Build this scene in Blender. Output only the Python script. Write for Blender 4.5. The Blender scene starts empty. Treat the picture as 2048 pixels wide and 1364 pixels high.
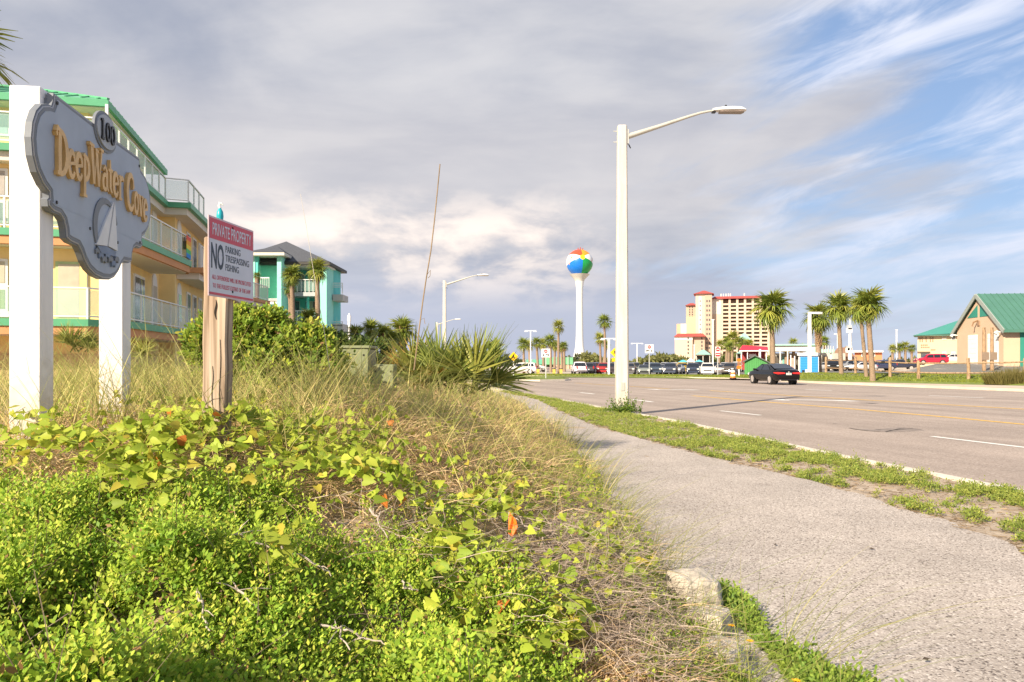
import bpy, bmesh, math, random
import numpy as np
from mathutils import Vector, Matrix, Quaternion

random.seed(7); RNG = np.random.default_rng(11)
scene = bpy.context.scene
COL = scene.collection
F = 1536.0; H = 1.65; HZ = 722.0            # focal length in photo pixels, eye height, horizon row
# ---------------------------------------------------------------- camera
cam_d = bpy.data.cameras.new('camera'); cam = bpy.data.objects.new('camera', cam_d); COL.objects.link(cam)
cam.location = (0, 0, H); cam.rotation_euler = (math.pi/2, 0, 0)
cam_d.sensor_width = 36; cam_d.lens = 27; cam_d.shift_y = 40/2048; cam_d.clip_start = .05; cam_d.clip_end = 9000
scene.camera = cam
# ---------------------------------------------------------------- world and sun
SUN_AZ = Vector((-.635, -.772)).normalized(); SUN_EL = math.radians(29.5)
SDIR = Vector((SUN_AZ.x*math.cos(SUN_EL), SUN_AZ.y*math.cos(SUN_EL), math.sin(SUN_EL)))
W = bpy.data.worlds.new('World'); scene.world = W; W.use_nodes = True
nt = W.node_tree; nt.nodes.clear()
def N(t, **k):
    n = nt.nodes.new(t)
    for a, b in k.items(): setattr(n, a, b)
    return n
def L(a, b): nt.links.new(a, b)
def V_(x, sock):
    if isinstance(x, (int, float)): sock.default_value = x
    elif isinstance(x, tuple): sock.default_value = x
    else: L(x, sock)
def M_(op, a, b=0.0, c=0.0, clamp=False):
    n = N('ShaderNodeMath', operation=op, use_clamp=clamp)
    for i, x in enumerate((a, b, c)): V_(x, n.inputs[i])
    return n.outputs[0]
def MR(x, a, b, c=0.0, d=1.0):
    n = N('ShaderNodeMapRange', interpolation_type='SMOOTHSTEP')
    V_(x, n.inputs['Value']); V_(a, n.inputs['From Min']); V_(b, n.inputs['From Max']); V_(c, n.inputs['To Min']); V_(d, n.inputs['To Max'])
    return n.outputs['Result']
def MIX(f, a, b):
    n = N('ShaderNodeMix', data_type='RGBA'); V_(f, n.inputs[0])
    V_(a if not isinstance(a, tuple) else a+(1,), n.inputs[6]); V_(b if not isinstance(b, tuple) else b+(1,), n.inputs[7])
    return n.outputs[2]
def XYZ(x, y, z):
    n = N('ShaderNodeCombineXYZ')
    for i, q in enumerate((x, y, z)): V_(q, n.inputs[i])
    return n.outputs[0]
def NOI(vec, scale, detail=6, rough=.55, dist=0.0):
    n = N('ShaderNodeTexNoise'); L(vec, n.inputs['Vector']); n.inputs['Scale'].default_value = scale
    n.inputs['Detail'].default_value = detail; n.inputs['Roughness'].default_value = rough; n.inputs['Distortion'].default_value = dist
    return n.outputs['Fac']
out = N('ShaderNodeOutputWorld'); bg = N('ShaderNodeBackground'); L(bg.outputs[0], out.inputs[0])
sky = N('ShaderNodeTexSky', sky_type='NISHITA', sun_disc=False, sun_elevation=SUN_EL,
        sun_rotation=math.atan2(SUN_AZ.x, SUN_AZ.y) % (2*math.pi), air_density=1.0, dust_density=.6, ozone_density=1.4)
tc = N('ShaderNodeTexCoord'); sp = N('ShaderNodeSeparateXYZ'); L(tc.outputs['Generated'], sp.inputs[0])
dx, dy, dz = sp.outputs
zc = M_('MAXIMUM', dz, 0.0)
inv = M_('DIVIDE', 1.0, M_('ADD', zc, .16))
u = M_('MULTIPLY', dx, inv); v = M_('MULTIPLY', dy, inv)
plane = XYZ(u, v, 0.0)                                   # the cloud deck seen in perspective
wide = XYZ(M_('MULTIPLY', u, .62), v, 3.1)
big = NOI(wide, 1.05, 5, .5, .3)
med = NOI(XYZ(M_('MULTIPLY', u, .55), M_('MULTIPLY', v, 1.0), 7.7), 2.3, 8, .57, .45)
streak = NOI(XYZ(M_('ADD', M_('MULTIPLY', u, 2.1), M_('MULTIPLY', v, .9)), M_('MULTIPLY', v, .45), 1.3), 1.0, 9, .62, .25)
wisp = NOI(XYZ(M_('MULTIPLY', dx, 2.2), M_('MULTIPLY', dy, 2.0), M_('ADD', M_('MULTIPLY', dz, 9.0), M_('MULTIPLY', dx, -2.3))), 2.6, 7, .58, .5)
clear = M_('MULTIPLY', sky.outputs[0], 1.0)
skyc = N('ShaderNodeMix', data_type='RGBA', blend_type='MULTIPLY'); skyc.inputs[0].default_value = 1
L(sky.outputs[0], skyc.inputs[6]); skyc.inputs[7].default_value = (.085, .085, .085, 1)
base = MIX(.5, skyc.outputs[2], (.28, .41, .68))
# thin high cloud streaks over the clear side
base = MIX(M_('MULTIPLY', MR(wisp, .40, .72), .85), base, (.68, .70, .79))
base = MIX(MR(dz, .22, .02, 0.0, .6), base, (.42, .47, .60))
# grey layered cloud bank over the left of the view
soft = NOI(XYZ(M_('MULTIPLY', dx, 1.6), M_('MULTIPLY', dy, 1.6), M_('MULTIPLY', dz, 3.6)), 1.35, 6, .52, .5)
shade = M_('ADD', M_('ADD', M_('MULTIPLY', med, .30), M_('MULTIPLY', big, .25)), M_('MULTIPLY', soft, .55))
bank = MIX(MR(shade, .43, .68), (.295, .32, .395), (.545, .54, .56))
bank = MIX(M_('MULTIPLY', MR(dz, .14, .20), MR(dz, .36, .26, 0.0, .4)), bank, (.58, .545, .54))
bank = MIX(MR(dz, .16, .05, 0.0, .85), bank, (.41, .44, .545))
cover = M_('ADD', M_('MULTIPLY', dx, -1.0), M_('ADD', M_('MULTIPLY', M_('SUBTRACT', big, .5), .75), M_('MULTIPLY', M_('SUBTRACT', streak, .5), .55)))
sky2 = MIX(M_('MULTIPLY', MR(cover, -.47, -.24), .97), base, bank)
# cumulus heads low over the horizon
cum = NOI(XYZ(M_('MULTIPLY', dx, 5.0), M_('MULTIPLY', dy, 1.0), M_('MULTIPLY', dz, 11.0)), 1.5, 9, .55, .2)
cband = M_('MULTIPLY', MR(dz, .05, .15), MR(dz, .235, .16))
cmask = M_('MULTIPLY', MR(M_('ADD', cum, M_('MULTIPLY', cband, .12)), .49, .62), cband)
cnear = MR(M_('ABSOLUTE', M_('ADD', dx, .12)), .34, .14)
heads = MIX(MR(cum, .42, .64), (.55, .52, .53), (.90, .79, .71))
sky3 = MIX(M_('MULTIPLY', M_('MULTIPLY', cmask, cnear), .95), sky2, heads)
L(sky3, bg.inputs[0]); bg.inputs[1].default_value = .755
sl = bpy.data.lights.new('sun', 'SUN'); sun = bpy.data.objects.new('sun', sl); COL.objects.link(sun)
sl.energy = 5.0; sl.angle = math.radians(.55); sl.color = (1, .875, .69)
sun.rotation_euler = (-SDIR).to_track_quat('-Z', 'Y').to_euler(); sun.location = (-20, -20, 40)
scene.view_settings.view_transform = 'Standard'; scene.view_settings.look = 'None'
scene.view_settings.exposure = .86; scene.view_settings.gamma = 1.0; scene.view_settings.use_curve_mapping = False
scene.cycles.max_bounces = 8; scene.cycles.transparent_max_bounces = 12

# ---------------------------------------------------------------- helpers
def P(px, py, d): return Vector(((px-1024)/F*d, d, H-(py-HZ)/F*d))
def G(px, py, z=0.0):
    d = (H-z)*F/(py-HZ); return Vector(((px-1024)/F*d, d, z))
def sm(x, a, b):
    t = np.clip((np.asarray(x, float)-a)/(b-a), 0, 1); return t*t*(3-2*t)
def lin(r, g, b): return tuple(((c/255)/12.92 if c/255 < .04045 else ((c/255+.055)/1.055)**2.4) for c in (r, g, b))
MATS = {}
def mat(name, col, rough=.7, var=.12, scale=6., bump=0., bscale=40., metal=0., stretch=(1, 1, 1), spec=.4, col2=None, detail=6):
    if name in MATS: return MATS[name]
    m = bpy.data.materials.new(name); m.use_nodes = True; t = m.node_tree; b = t.nodes['Principled BSDF']
    b.inputs['Roughness'].default_value = rough; b.inputs['Metallic'].default_value = metal; b.inputs['Specular IOR Level'].default_value = spec
    tcn = t.nodes.new('ShaderNodeTexCoord'); mp = t.nodes.new('ShaderNodeMapping'); mp.inputs['Scale'].default_value = stretch
    t.links.new(tcn.outputs['Object'], mp.inputs[0])
    if var > 0:
        no = t.nodes.new('ShaderNodeTexNoise'); no.inputs['Scale'].default_value = scale; no.inputs['Detail'].default_value = detail; no.inputs['Roughness'].default_value = .62
        t.links.new(mp.outputs[0], no.inputs['Vector'])
        mr = t.nodes.new('ShaderNodeMapRange'); mr.inputs[1].default_value = .3; mr.inputs[2].default_value = .7; t.links.new(no.outputs['Fac'], mr.inputs[0])
        mx = t.nodes.new('ShaderNodeMix'); mx.data_type = 'RGBA'
        c2 = col2 if col2 else tuple(min(1, c*(1+var)) for c in col)
        c1 = col if col2 else tuple(c*(1-var) for c in col)
        mx.inputs[6].default_value = (*c1, 1); mx.inputs[7].default_value = (*c2, 1)
        t.links.new(mr.outputs[0], mx.inputs[0]); t.links.new(mx.outputs[2], b.inputs['Base Color'])
    else: b.inputs['Base Color'].default_value = (*col, 1)
    if bump > 0:
        n2 = t.nodes.new('ShaderNodeTexNoise'); n2.inputs['Scale'].default_value = bscale; n2.inputs['Detail'].default_value = 5
        t.links.new(mp.outputs[0], n2.inputs['Vector'])
        bp = t.nodes.new('ShaderNodeBump'); bp.inputs['Strength'].default_value = bump; bp.inputs['Distance'].default_value = .02
        t.links.new(n2.outputs['Fac'], bp.inputs['Height']); t.links.new(bp.outputs[0], b.inputs['Normal'])
    MATS[name] = m; return m
def leafmat(name, trans=.35, gloss=.35, rough=.45):
    m = bpy.data.materials.new(name); m.use_nodes = True; t = m.node_tree; t.nodes.clear()
    o = t.nodes.new('ShaderNodeOutputMaterial'); a = t.nodes.new('ShaderNodeAttribute'); a.attribute_name = 'Col'
    b = t.nodes.new('ShaderNodeBsdfPrincipled'); b.inputs['Roughness'].default_value = rough; b.inputs['Specular IOR Level'].default_value = gloss
    tr = t.nodes.new('ShaderNodeBsdfTranslucent'); mx = t.nodes.new('ShaderNodeMixShader'); mx.inputs[0].default_value = trans
    t.links.new(a.outputs['Color'], b.inputs['Base Color']); t.links.new(a.outputs['Color'], tr.inputs['Color'])
    t.links.new(b.outputs[0], mx.inputs[1]); t.links.new(tr.outputs[0], mx.inputs[2]); t.links.new(mx.outputs[0], o.inputs[0])
    return m
LEAF = leafmat('leaf', .40, .22, .5); DRY = leafmat('dry_stem', .38, .2, .7); FROND = leafmat('palm_leaf', .25, .4, .4)

def tag(o, label=None, cat=None, group=None, kind=None):
    if label: o['label'] = label
    if cat: o['category'] = cat
    if group: o['group'] = group
    if kind: o['kind'] = kind
    return o
def thing(name, label, cat, loc=(0, 0, 0), rz=0., group=None):
    o = bpy.data.objects.new(name, None); COL.objects.link(o); o.location = loc; o.rotation_euler = (0, 0, rz); o.empty_display_size = .2
    return tag(o, label, cat, group)
def link(name, me, m, parent=None, loc=None, rot=None, scale=None):
    o = bpy.data.objects.new(name, me); COL.objects.link(o)
    if m is not None and not me.materials: me.materials.append(m)
    if parent is not None: o.parent = parent
    if loc is not None: o.location = loc
    if rot is not None: o.rotation_euler = rot
    if scale is not None: o.scale = (scale,)*3 if isinstance(scale, (int, float)) else scale
    return o
class MB:
    def __init__(s): s.v = []; s.f = []
    def add(s, vs, fs):
        k = len(s.v); s.v += [tuple(p) for p in vs]; s.f += [tuple(i+k for i in f) for f in fs]; return s
    def hexa(s, p): return s.add(p, [(0, 3, 2, 1), (4, 5, 6, 7), (0, 1, 5, 4), (1, 2, 6, 5), (2, 3, 7, 6), (3, 0, 4, 7)])
    def box(s, x0, x1, y0, y1, z0, z1): return s.hexa([(x0, y0, z0), (x1, y0, z0), (x1, y1, z0), (x0, y1, z0), (x0, y0, z1), (x1, y0, z1), (x1, y1, z1), (x0, y1, z1)])
    def bar(s, a, b, w, h=None, up=(0, 0, 1)):
        a = Vector(a); b = Vector(b); h = h or w; d = (b-a).normalized(); up = Vector(up)
        if abs(d.dot(up)) > .99: up = Vector((1, 0, 0))
        x = d.cross(up).normalized()*w/2; y = x.cross(d).normalized()*h/2
        return s.hexa([a-x-y, a+x-y, b+x-y, b-x-y, a-x+y, a+x+y, b+x+y, b-x+y])
    def ext(s, poly, o, u, v, n, t0, t1):
        o, u, v, n = map(Vector, (o, u, v, n)); k = len(poly)
        A = [o+u*x+v*y+n*t0 for x, y in poly]; B = [o+u*x+v*y+n*t1 for x, y in poly]
        return s.add(A+B, [tuple(range(k-1, -1, -1)), tuple(range(k, 2*k))]+[(i, (i+1) % k, k+(i+1) % k, k+i) for i in range(k)])
    def prism(s, poly, z0, z1): return s.ext(poly, (0, 0, 0), (1, 0, 0), (0, 1, 0), (0, 0, 1), z0, z1)
    def tube(s, pts, rad, n=8, cap=True):
        pts = [Vector(p) for p in pts]; rad = [rad]*len(pts) if isinstance(rad, (int, float)) else rad
        vs = []; fs = []; ref = Vector((0.31, .17, .93))
        for i, p in enumerate(pts):
            d = (pts[min(i+1, len(pts)-1)]-pts[max(i-1, 0)]).normalized()
            if abs(d.dot(ref)) > .97: ref = Vector((1, .1, 0))
            x = d.cross(ref).normalized(); y = d.cross(x)
            vs += [p+(x*math.cos(a)+y*math.sin(a))*rad[i] for a in [2*math.pi*j/n for j in range(n)]]
        for i in range(len(pts)-1):
            for j in range(n): fs.append((i*n+j, i*n+(j+1) % n, (i+1)*n+(j+1) % n, (i+1)*n+j))
        if cap: fs += [tuple(range(n-1, -1, -1)), tuple(range((len(pts)-1)*n, len(pts)*n))]
        return s.add(vs, fs)
    def lathe(s, prof, n=24, c=(0, 0, 0)):
        return s.tube([(c[0], c[1], c[2]+z) for r, z in prof], [r for r, z in prof], n) if False else s._lathe(prof, n, c)
    def _lathe(s, prof, n, c):
        vs = [(c[0]+r*math.cos(2*math.pi*j/n), c[1]+r*math.sin(2*math.pi*j/n), c[2]+z) for r, z in prof for j in range(n)]
        fs = [(i*n+j, i*n+(j+1) % n, (i+1)*n+(j+1) % n, (i+1)*n+j) for i in range(len(prof)-1) for j in range(n)]
        return s.add(vs, fs+[tuple(range(n-1, -1, -1)), tuple(range((len(prof)-1)*n, len(prof)*n))])
    def mesh(s, name, smooth=False):
        me = bpy.data.meshes.new(name); me.from_pydata(s.v, [], s.f); me.update()
        if smooth:
            me.polygons.foreach_set('use_smooth', [True]*len(me.polygons))
        return me
    def build(s, name, m, parent=None, loc=None, smooth=False, bevel=0., rot=None):
        me = s.mesh(name, smooth)
        bm = bmesh.new(); bm.from_mesh(me); bmesh.ops.recalc_face_normals(bm, faces=bm.faces)
        if bevel > 0: bmesh.ops.bevel(bm, geom=list(bm.edges), offset=bevel, segments=1, affect='EDGES', clamp_overlap=True)
        bm.to_mesh(me); bm.free()
        o = link(name, me, m, parent, loc, rot)
        if smooth: me.set_sharp_from_angle(angle=math.radians(38))
        return o
def npmesh(name, V, Fc, col, m, parent=None):
    me = bpy.data.meshes.new(name); V = np.asarray(V, np.float32).reshape(-1, 3); Fc = np.asarray(Fc, np.int32); k = Fc.shape[1]
    me.vertices.add(len(V)); me.vertices.foreach_set('co', V.ravel())
    me.loops.add(Fc.size); me.loops.foreach_set('vertex_index', Fc.ravel())
    me.polygons.add(len(Fc)); me.polygons.foreach_set('loop_start', np.arange(len(Fc), dtype=np.int32)*k)
    me.update(calc_edges=True)
    if col is not None:
        a = me.color_attributes.new('Col', 'FLOAT_COLOR', 'POINT'); c = np.ones((len(V), 4), np.float32); c[:, :3] = col
        a.data.foreach_set('color', c.ravel())
    return link(name, me, m, parent)
def unit(a): return a/np.maximum(np.linalg.norm(a, axis=-1, keepdims=True), 1e-9)
def ribbons(base, d, Ln, Wd, bend, S=4, taper=.9, cols=None, face=None, wig=0.):
    """tapering bent blades: base (N,3), direction (N,3), length, width, bend (N,3)"""
    n = len(base); t = np.linspace(0, 1, S+1)[None, :, None]
    p = base[:, None]+(d*Ln[:, None])[:, None]*t+(bend*Ln[:, None])[:, None]*t**2
    if wig > 0:
        a1 = RNG.normal(size=(n, 1, 3)); a2 = RNG.normal(size=(n, 1, 3)); ph = RNG.random((n, 1, 1))*6.28
        p = p+(Ln[:, None, None]*wig)*(a1*(np.sin(t*7+ph)-np.sin(ph))+.5*a2*(np.sin(t*15+ph*2)-np.sin(ph*2)))
    if face is None:
        face = RNG.normal(size=(n, 3)); face[:, 2] *= .3
    side = unit(np.cross(d, unit(face)))
    w = (Wd[:, None, None]*.5)*(1-taper*t**1.4)
    A = p-side[:, None]*w; B = p+side[:, None]*w
    V = np.stack([A, B], 2).reshape(-1, 3)
    i = (np.arange(n)*(2*(S+1)))[:, None]+np.arange(S)[None]*2
    Fc = np.stack([i, i+1, i+3, i+2], -1).reshape(-1, 4)
    C = None if cols is None else np.repeat(cols, 2*(S+1), 0)
    return V, Fc, C
def scatter_np(tv, tf, pos, X, Z, sc, cols, wsc=None):
    """copies of a small leaf template: x axis X, normal about Z"""
    X = unit(X); Y = unit(np.cross(Z, X)); Zn = np.cross(X, Y); tv = np.asarray(tv, float); n = len(pos); k = len(tv)
    ws = np.ones(n) if wsc is None else wsc
    loc = tv[None]*sc[:, None, None]
    V = pos[:, None]+loc[..., 0:1]*X[:, None]+loc[..., 1:2]*ws[:, None, None]*Y[:, None]+loc[..., 2:3]*Zn[:, None]
    Fc = (np.asarray(tf)[None]+(np.arange(n)*k)[:, None, None]).reshape(-1, len(tf[0]))
    return V.reshape(-1, 3), Fc, np.repeat(cols, k, 0)
def cat(parts):
    Vs, Fs, Cs = [], [], []; k = 0
    for V, Fc, C in parts: Vs.append(V); Fs.append(Fc+k); Cs.append(C); k += len(V)
    return np.concatenate(Vs), np.concatenate(Fs), np.concatenate(Cs)
def cvar(n, c1, c2, jit=.15):
    t = RNG.random((n, 1)); c = np.array(c1)*(1-t)+np.array(c2)*t
    return np.clip(c*(1+jit*RNG.normal(size=(n, 1))), .004, 1)
def sinnoise(X, Y, f, seed=0):
    r = np.random.default_rng(seed); z = 0
    for i in range(6):
        a = r.random()*6.283; k = f*(.6+1.1*r.random()); z = z+np.sin((X*np.cos(a)+Y*np.sin(a))*k+r.random()*6.283)
    return z/2.45
def textmesh(s, size=1., ext=.002, offset=0., align='CENTER', sx=1.0):
    c = bpy.data.curves.new('lettering', 'FONT'); c.body = s; c.size = size; c.extrude = ext; c.offset = offset; c.align_x = align; c.resolution_u = 3
    o = bpy.data.objects.new('lettering', c); COL.objects.link(o); bpy.context.view_layer.update()
    me = bpy.data.meshes.new_from_object(o.evaluated_get(bpy.context.evaluated_depsgraph_get())); bpy.data.objects.remove(o); bpy.data.curves.remove(c)
    me.name = 'lettering'; me.materials.clear()
    if sx != 1.0: me.transform(Matrix.Diagonal((sx, 1, 1, 1)))
    return me
def fit(me, w, h, cx=0, cy=0):
    """scale a flat lettering mesh into a w by h box centred on cx, cy"""
    xs = [v.co.x for v in me.vertices]; ys = [v.co.y for v in me.vertices]
    sx = w/(max(xs)-min(xs)); sy = h/(max(ys)-min(ys)) if h else sx
    me.transform(Matrix.Translation((cx, cy, 0)) @ Matrix.Diagonal((sx, sy, 1, 1)) @ Matrix.Translation((-(max(xs)+min(xs))/2, -(max(ys)+min(ys))/2, 0)))
    return me
# ================================================================ SETTING
def speckle(name, c1, c2, c3, scale, rough=.85, big=.5, bump=.25, bigamt=.18, lane=0.):
    m = bpy.data.materials.new(name); m.use_nodes = True; t = m.node_tree; b = t.nodes['Principled BSDF']; b.inputs['Roughness'].default_value = rough; b.inputs['Specular IOR Level'].default_value = .25
    g = t.nodes.new('ShaderNodeNewGeometry'); vo = t.nodes.new('ShaderNodeTexVoronoi'); vo.inputs['Scale'].default_value = scale; t.links.new(g.outputs['Position'], vo.inputs['Vector'])
    s = t.nodes.new('ShaderNodeSeparateColor'); t.links.new(vo.outputs['Color'], s.inputs[0])
    r = t.nodes.new('ShaderNodeValToRGB'); r.color_ramp.interpolation = 'LINEAR'; e = r.color_ramp.elements
    e[0].position = 0; e[0].color = (*c3, 1); e[1].position = .22; e[1].color = (*c1, 1); q = e.new(.75); q.color = (*c1, 1); q = e.new(1.); q.color = (*c2, 1)
    t.links.new(s.outputs[0], r.inputs[0])
    no = t.nodes.new('ShaderNodeTexNoise'); no.inputs['Scale'].default_value = big; no.inputs['Detail'].default_value = 8; no.inputs['Roughness'].default_value = .6; t.links.new(g.outputs['Position'], no.inputs['Vector'])
    mr = t.nodes.new('ShaderNodeMapRange'); mr.inputs[1].default_value = .3; mr.inputs[2].default_value = .7; mr.inputs[3].default_value = 1-bigamt; mr.inputs[4].default_value = 1+bigamt*.6; t.links.new(no.outputs['Fac'], mr.inputs[0])
    mx = t.nodes.new('ShaderNodeMix'); mx.data_type = 'RGBA'; mx.blend_type = 'MULTIPLY'; mx.inputs[0].default_value = 1; t.links.new(r.outputs[0], mx.inputs[6]); t.links.new(mr.outputs[0], mx.inputs[7])
    last = mx.outputs[2]
    if lane > 0:      # wheel-worn bands along the lanes
        m1 = t.nodes.new('ShaderNodeMapping'); m1.inputs['Rotation'].default_value = (0, 0, math.radians(-19)); m2 = t.nodes.new('ShaderNodeMapping'); m2.inputs['Scale'].default_value = (.9, .03, 1)
        t.links.new(g.outputs['Position'], m1.inputs[0]); t.links.new(m1.outputs[0], m2.inputs[0]); n3 = t.nodes.new('ShaderNodeTexNoise'); n3.inputs['Scale'].default_value = 1; n3.inputs['Detail'].default_value = 5; t.links.new(m2.outputs[0], n3.inputs['Vector'])
        r3 = t.nodes.new('ShaderNodeMapRange'); r3.inputs[1].default_value = .35; r3.inputs[2].default_value = .65; r3.inputs[3].default_value = 1-lane; r3.inputs[4].default_value = 1+lane*.4; t.links.new(n3.outputs['Fac'], r3.inputs[0])
        x2 = t.nodes.new('ShaderNodeMix'); x2.data_type = 'RGBA'; x2.blend_type = 'MULTIPLY'; x2.inputs[0].default_value = 1; t.links.new(last, x2.inputs[6]); t.links.new(r3.outputs[0], x2.inputs[7]); last = x2.outputs[2]
    t.links.new(last, b.inputs['Base Color'])
    bp = t.nodes.new('ShaderNodeBump'); bp.inputs['Strength'].default_value = bump; bp.inputs['Distance'].default_value = .006
    t.links.new(vo.outputs['Distance'], bp.inputs['Height']); bp.invert = True; t.links.new(bp.outputs[0], b.inputs['Normal'])
    MATS[name] = m; return m
ASPH = speckle('asphalt', (.375, .305, .262), (.49, .41, .36), (.24, .195, .165), 42, .9, .35, .3, .14, .17)
AGGR = speckle('exposed_aggregate', (.42, .365, .325), (.64, .58, .53), (.10, .08, .07), 84, .9, .9, .6, .17)
LOT = speckle('lot_asphalt', (.20, .19, .18), (.28, .27, .26), (.12, .12, .11), 30, .9, .2, .2)
SAND = mat('sand', (.50, .42, .33), .95, .2, 3., .5, 60)
SANDV = mat('verge_sand', (.33, .26, .20), .95, 0, 2.2, .6, 50, col2=(.62, .54, .45)); 
MATS.pop('verge_sand'); SANDV = mat('verge_soil', (.27, .20, .14), .95, .3, 3.4, .7, 45, col2=(.52, .43, .34))
CONC = mat('kerb_concrete', (.62, .56, .47), .85, .16, 4, .3, 60)
LAWN = mat('lawn_soil', (.17, .21, .04), .9, .35, 1.6, .5, 30)
DUNEM = mat('dune_litter', (.34, .25, .145), .95, .45, 7, .8, 40)
WPAINT = mat('white_road_paint', (.78, .76, .72), .7, .12, 9)
YPAINT = mat('yellow_road_paint', (.70, .42, .07), .7, .3, 6)

FKU = [-1.2, 0., .288, .401, .667, 1.2]; FKY = [84, 80, 71, 63, 50, 40]
def ground_z(X, Y):
    X = np.asarray(X, float); Y = np.asarray(Y, float); uu = X/np.maximum(Y, 1.0); be = Y-np.interp(uu, FKU, FKY)
    zl = .1-.47*sm(be, 8, 34); zr = .1+.38*sm(be, .5, 7)-.45*sm(be, 16, 40)*sm(uu, .56, .50)+.85*sm(Y, 64, 80)*sm(uu, .50, .57)
    z = zl+(zr-zl)*sm(uu, .27, .40)
    return np.where(be < 0, 0.0, z*sm(be, -.01, .6))
def gz(x, y): return float(ground_z(x, y))
def sheet(name, A, B, nu, nv, zf, m, kind='structure', parent=None, thick=0):
    """ruled sheet between two polylines, resampled"""
    def rs(pl, n):
        pl = np.array([[p[0], p[1]] for p in pl]); s = np.r_[0, np.cumsum(np.linalg.norm(np.diff(pl, axis=0), axis=1))]; q = np.linspace(0, s[-1], n)
        return np.stack([np.interp(q, s, pl[:, 0]), np.interp(q, s, pl[:, 1])], 1)
    a = rs(A, nu); b = rs(B, nu); t = np.linspace(0, 1, nv)[None, :, None]
    p = a[:, None]*(1-t)+b[:, None]*t; z = zf(p[..., 0], p[..., 1]) if callable(zf) else np.full(p.shape[:2], float(zf))
    Vv = np.concatenate([p, z[..., None]], -1).reshape(-1, 3)
    i = (np.arange(nu-1)*nv)[:, None]+np.arange(nv-1)[None]; Fc = np.stack([i, i+1, i+nv+1, i+nv], -1).reshape(-1, 4)
    if (np.cross(p[1, 0]-p[0, 0], p[0, 1]-p[0, 0])) > 0: Fc = Fc[:, ::-1] if False else np.stack([i, i+nv, i+nv+1, i+1], -1).reshape(-1, 4)
    o = npmesh(name, Vv, Fc, None, m, parent)
    if kind: o['kind'] = kind
    return o
# --- one ground sheet out to the horizon
gx = np.sinh(np.linspace(-6.2, 6.2, 181))*14; gy = np.r_[np.linspace(-60, 40, 16)[:-1], np.linspace(40, 130, 70)[:-1], 130*np.exp(np.linspace(0, 3.7, 50))]
XX, YY = np.meshgrid(gx, gy, indexing='ij'); ZZ = ground_z(XX, YY)-.05
i = (np.arange(len(gx)-1)*len(gy))[:, None]+np.arange(len(gy)-1)[None]
o = npmesh('ground', np.stack([XX, YY, ZZ], -1).reshape(-1, 3), np.stack([i, i+len(gy), i+len(gy)+1, i+1], -1).reshape(-1, 4), None, SAND); o['kind'] = 'structure'

NK = [G(2900, 1175), G(2300, 1047)]+[G(*p) for p in [(2035, 991.5), (1840, 951), (1695, 922), (1500, 879), (1383, 852), (1204, 818.5), (1128, 803.5), (1040, 788), (960, 775), (860, 763.5), (760, 756)]]
NK = [Vector((9.0, -4, 0))]+NK[1:]
FK = [G(*p) for p in [(2900, 818), (2400, 797), (2048, 783), (1640, 767), (1594, 764), (1467, 758.5), (1300, 755), (1040, 753.5), (760, 752.8)]]
FK = [Vector((60, -4, 0))]+FK
sheet('road', NK, FK, 160, 24, 0.0, ASPH)
road = bpy.data.objects['road']
def strip(name, pts, w, z, m, parent=None, kind=None, n=30, h=0):
    pts = np.array([[p[0], p[1]] for p in pts]); s = np.r_[0, np.cumsum(np.linalg.norm(np.diff(pts, axis=0), axis=1))]; q = np.linspace(0, s[-1], n)
    c = np.stack([np.interp(q, s, pts[:, 0]), np.interp(q, s, pts[:, 1])], 1)
    for _ in range(2): c[1:-1] = (c[:-2]+2*c[1:-1]+c[2:])/4
    t = np.gradient(c, axis=0); t /= np.linalg.norm(t, axis=1)[:, None]; nn = np.stack([-t[:, 1], t[:, 0]], 1)*w/2
    a = c-nn; b = c+nn
    if h == 0: return sheet(name, a, b, n, 2, z, m, kind, parent)
    k = MB(); k.hexa
    Vv = []; Fc = []
    for i in range(n):
        Vv += [(*a[i], z-h), (*a[i], z), (*b[i], z), (*b[i], z-h)]
    for i in range(n-1):
        for j in range(3): Fc.append((4*i+j, 4*i+j+1, 4*i+4+j+1, 4*i+4+j))
    Fc += [(0, 1, 2, 3), (4*n-1, 4*n-2, 4*n-3, 4*n-4)]
    k.add(Vv, Fc); o = k.build(name, m, parent)
    if kind: o['kind'] = kind
    return o
strip('kerb', NK[1:], .16, .075, CONC, None, 'structure', 140, .2)
# --- footpath, verge
SWL = [(.5, -4), (.5, 17), (.0, 29), (-2.2, 40)]
SWR0 = [(4.0, -4), (4.02, 5.5), (4.14, 6.2), (4.38, 6.95), (4.2, 8.26), (4.0, 9.6), (3.57, 11.5), (2.95, 14.4), (2.43, 16.5), (1.9, 20), (1.6, 23.3), (1.1, 31), (-.6, 39.5)]
ys = np.linspace(-4, 39.5, 260); SWRx = np.interp(ys, [p[1] for p in SWR0], [p[0] for p in SWR0])
for _ in range(6): SWRx[1:-1] = (SWRx[:-2]+2*SWRx[1:-1]+SWRx[2:])/4
SWRx += .035*sinnoise(ys, ys*0, 7, 3)+.02*sinnoise(ys, ys*0, 23, 4)
SWR = list(zip(SWRx, ys))
def nkx(y): return np.interp(y, [p.y for p in NK][::1], [p.x for p in NK])
sheet('verge', [(3.2, -4), (3.2, 8), (1.6, 16), (.6, 24), (0, 30), (-2, 40)], [(nkx(y)-.07, y) for y in np.linspace(-4, 40, 60)], 90, 12,
      lambda X, Y: .045+.012*sinnoise(X, Y, 4, 9), SANDV)
def walk_z(X, Y): return .068+.012*sinnoise(X, Y, 1.2, 5)
sheet('footpath', SWL, SWR, 260, 20, walk_z, AGGR)
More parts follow.
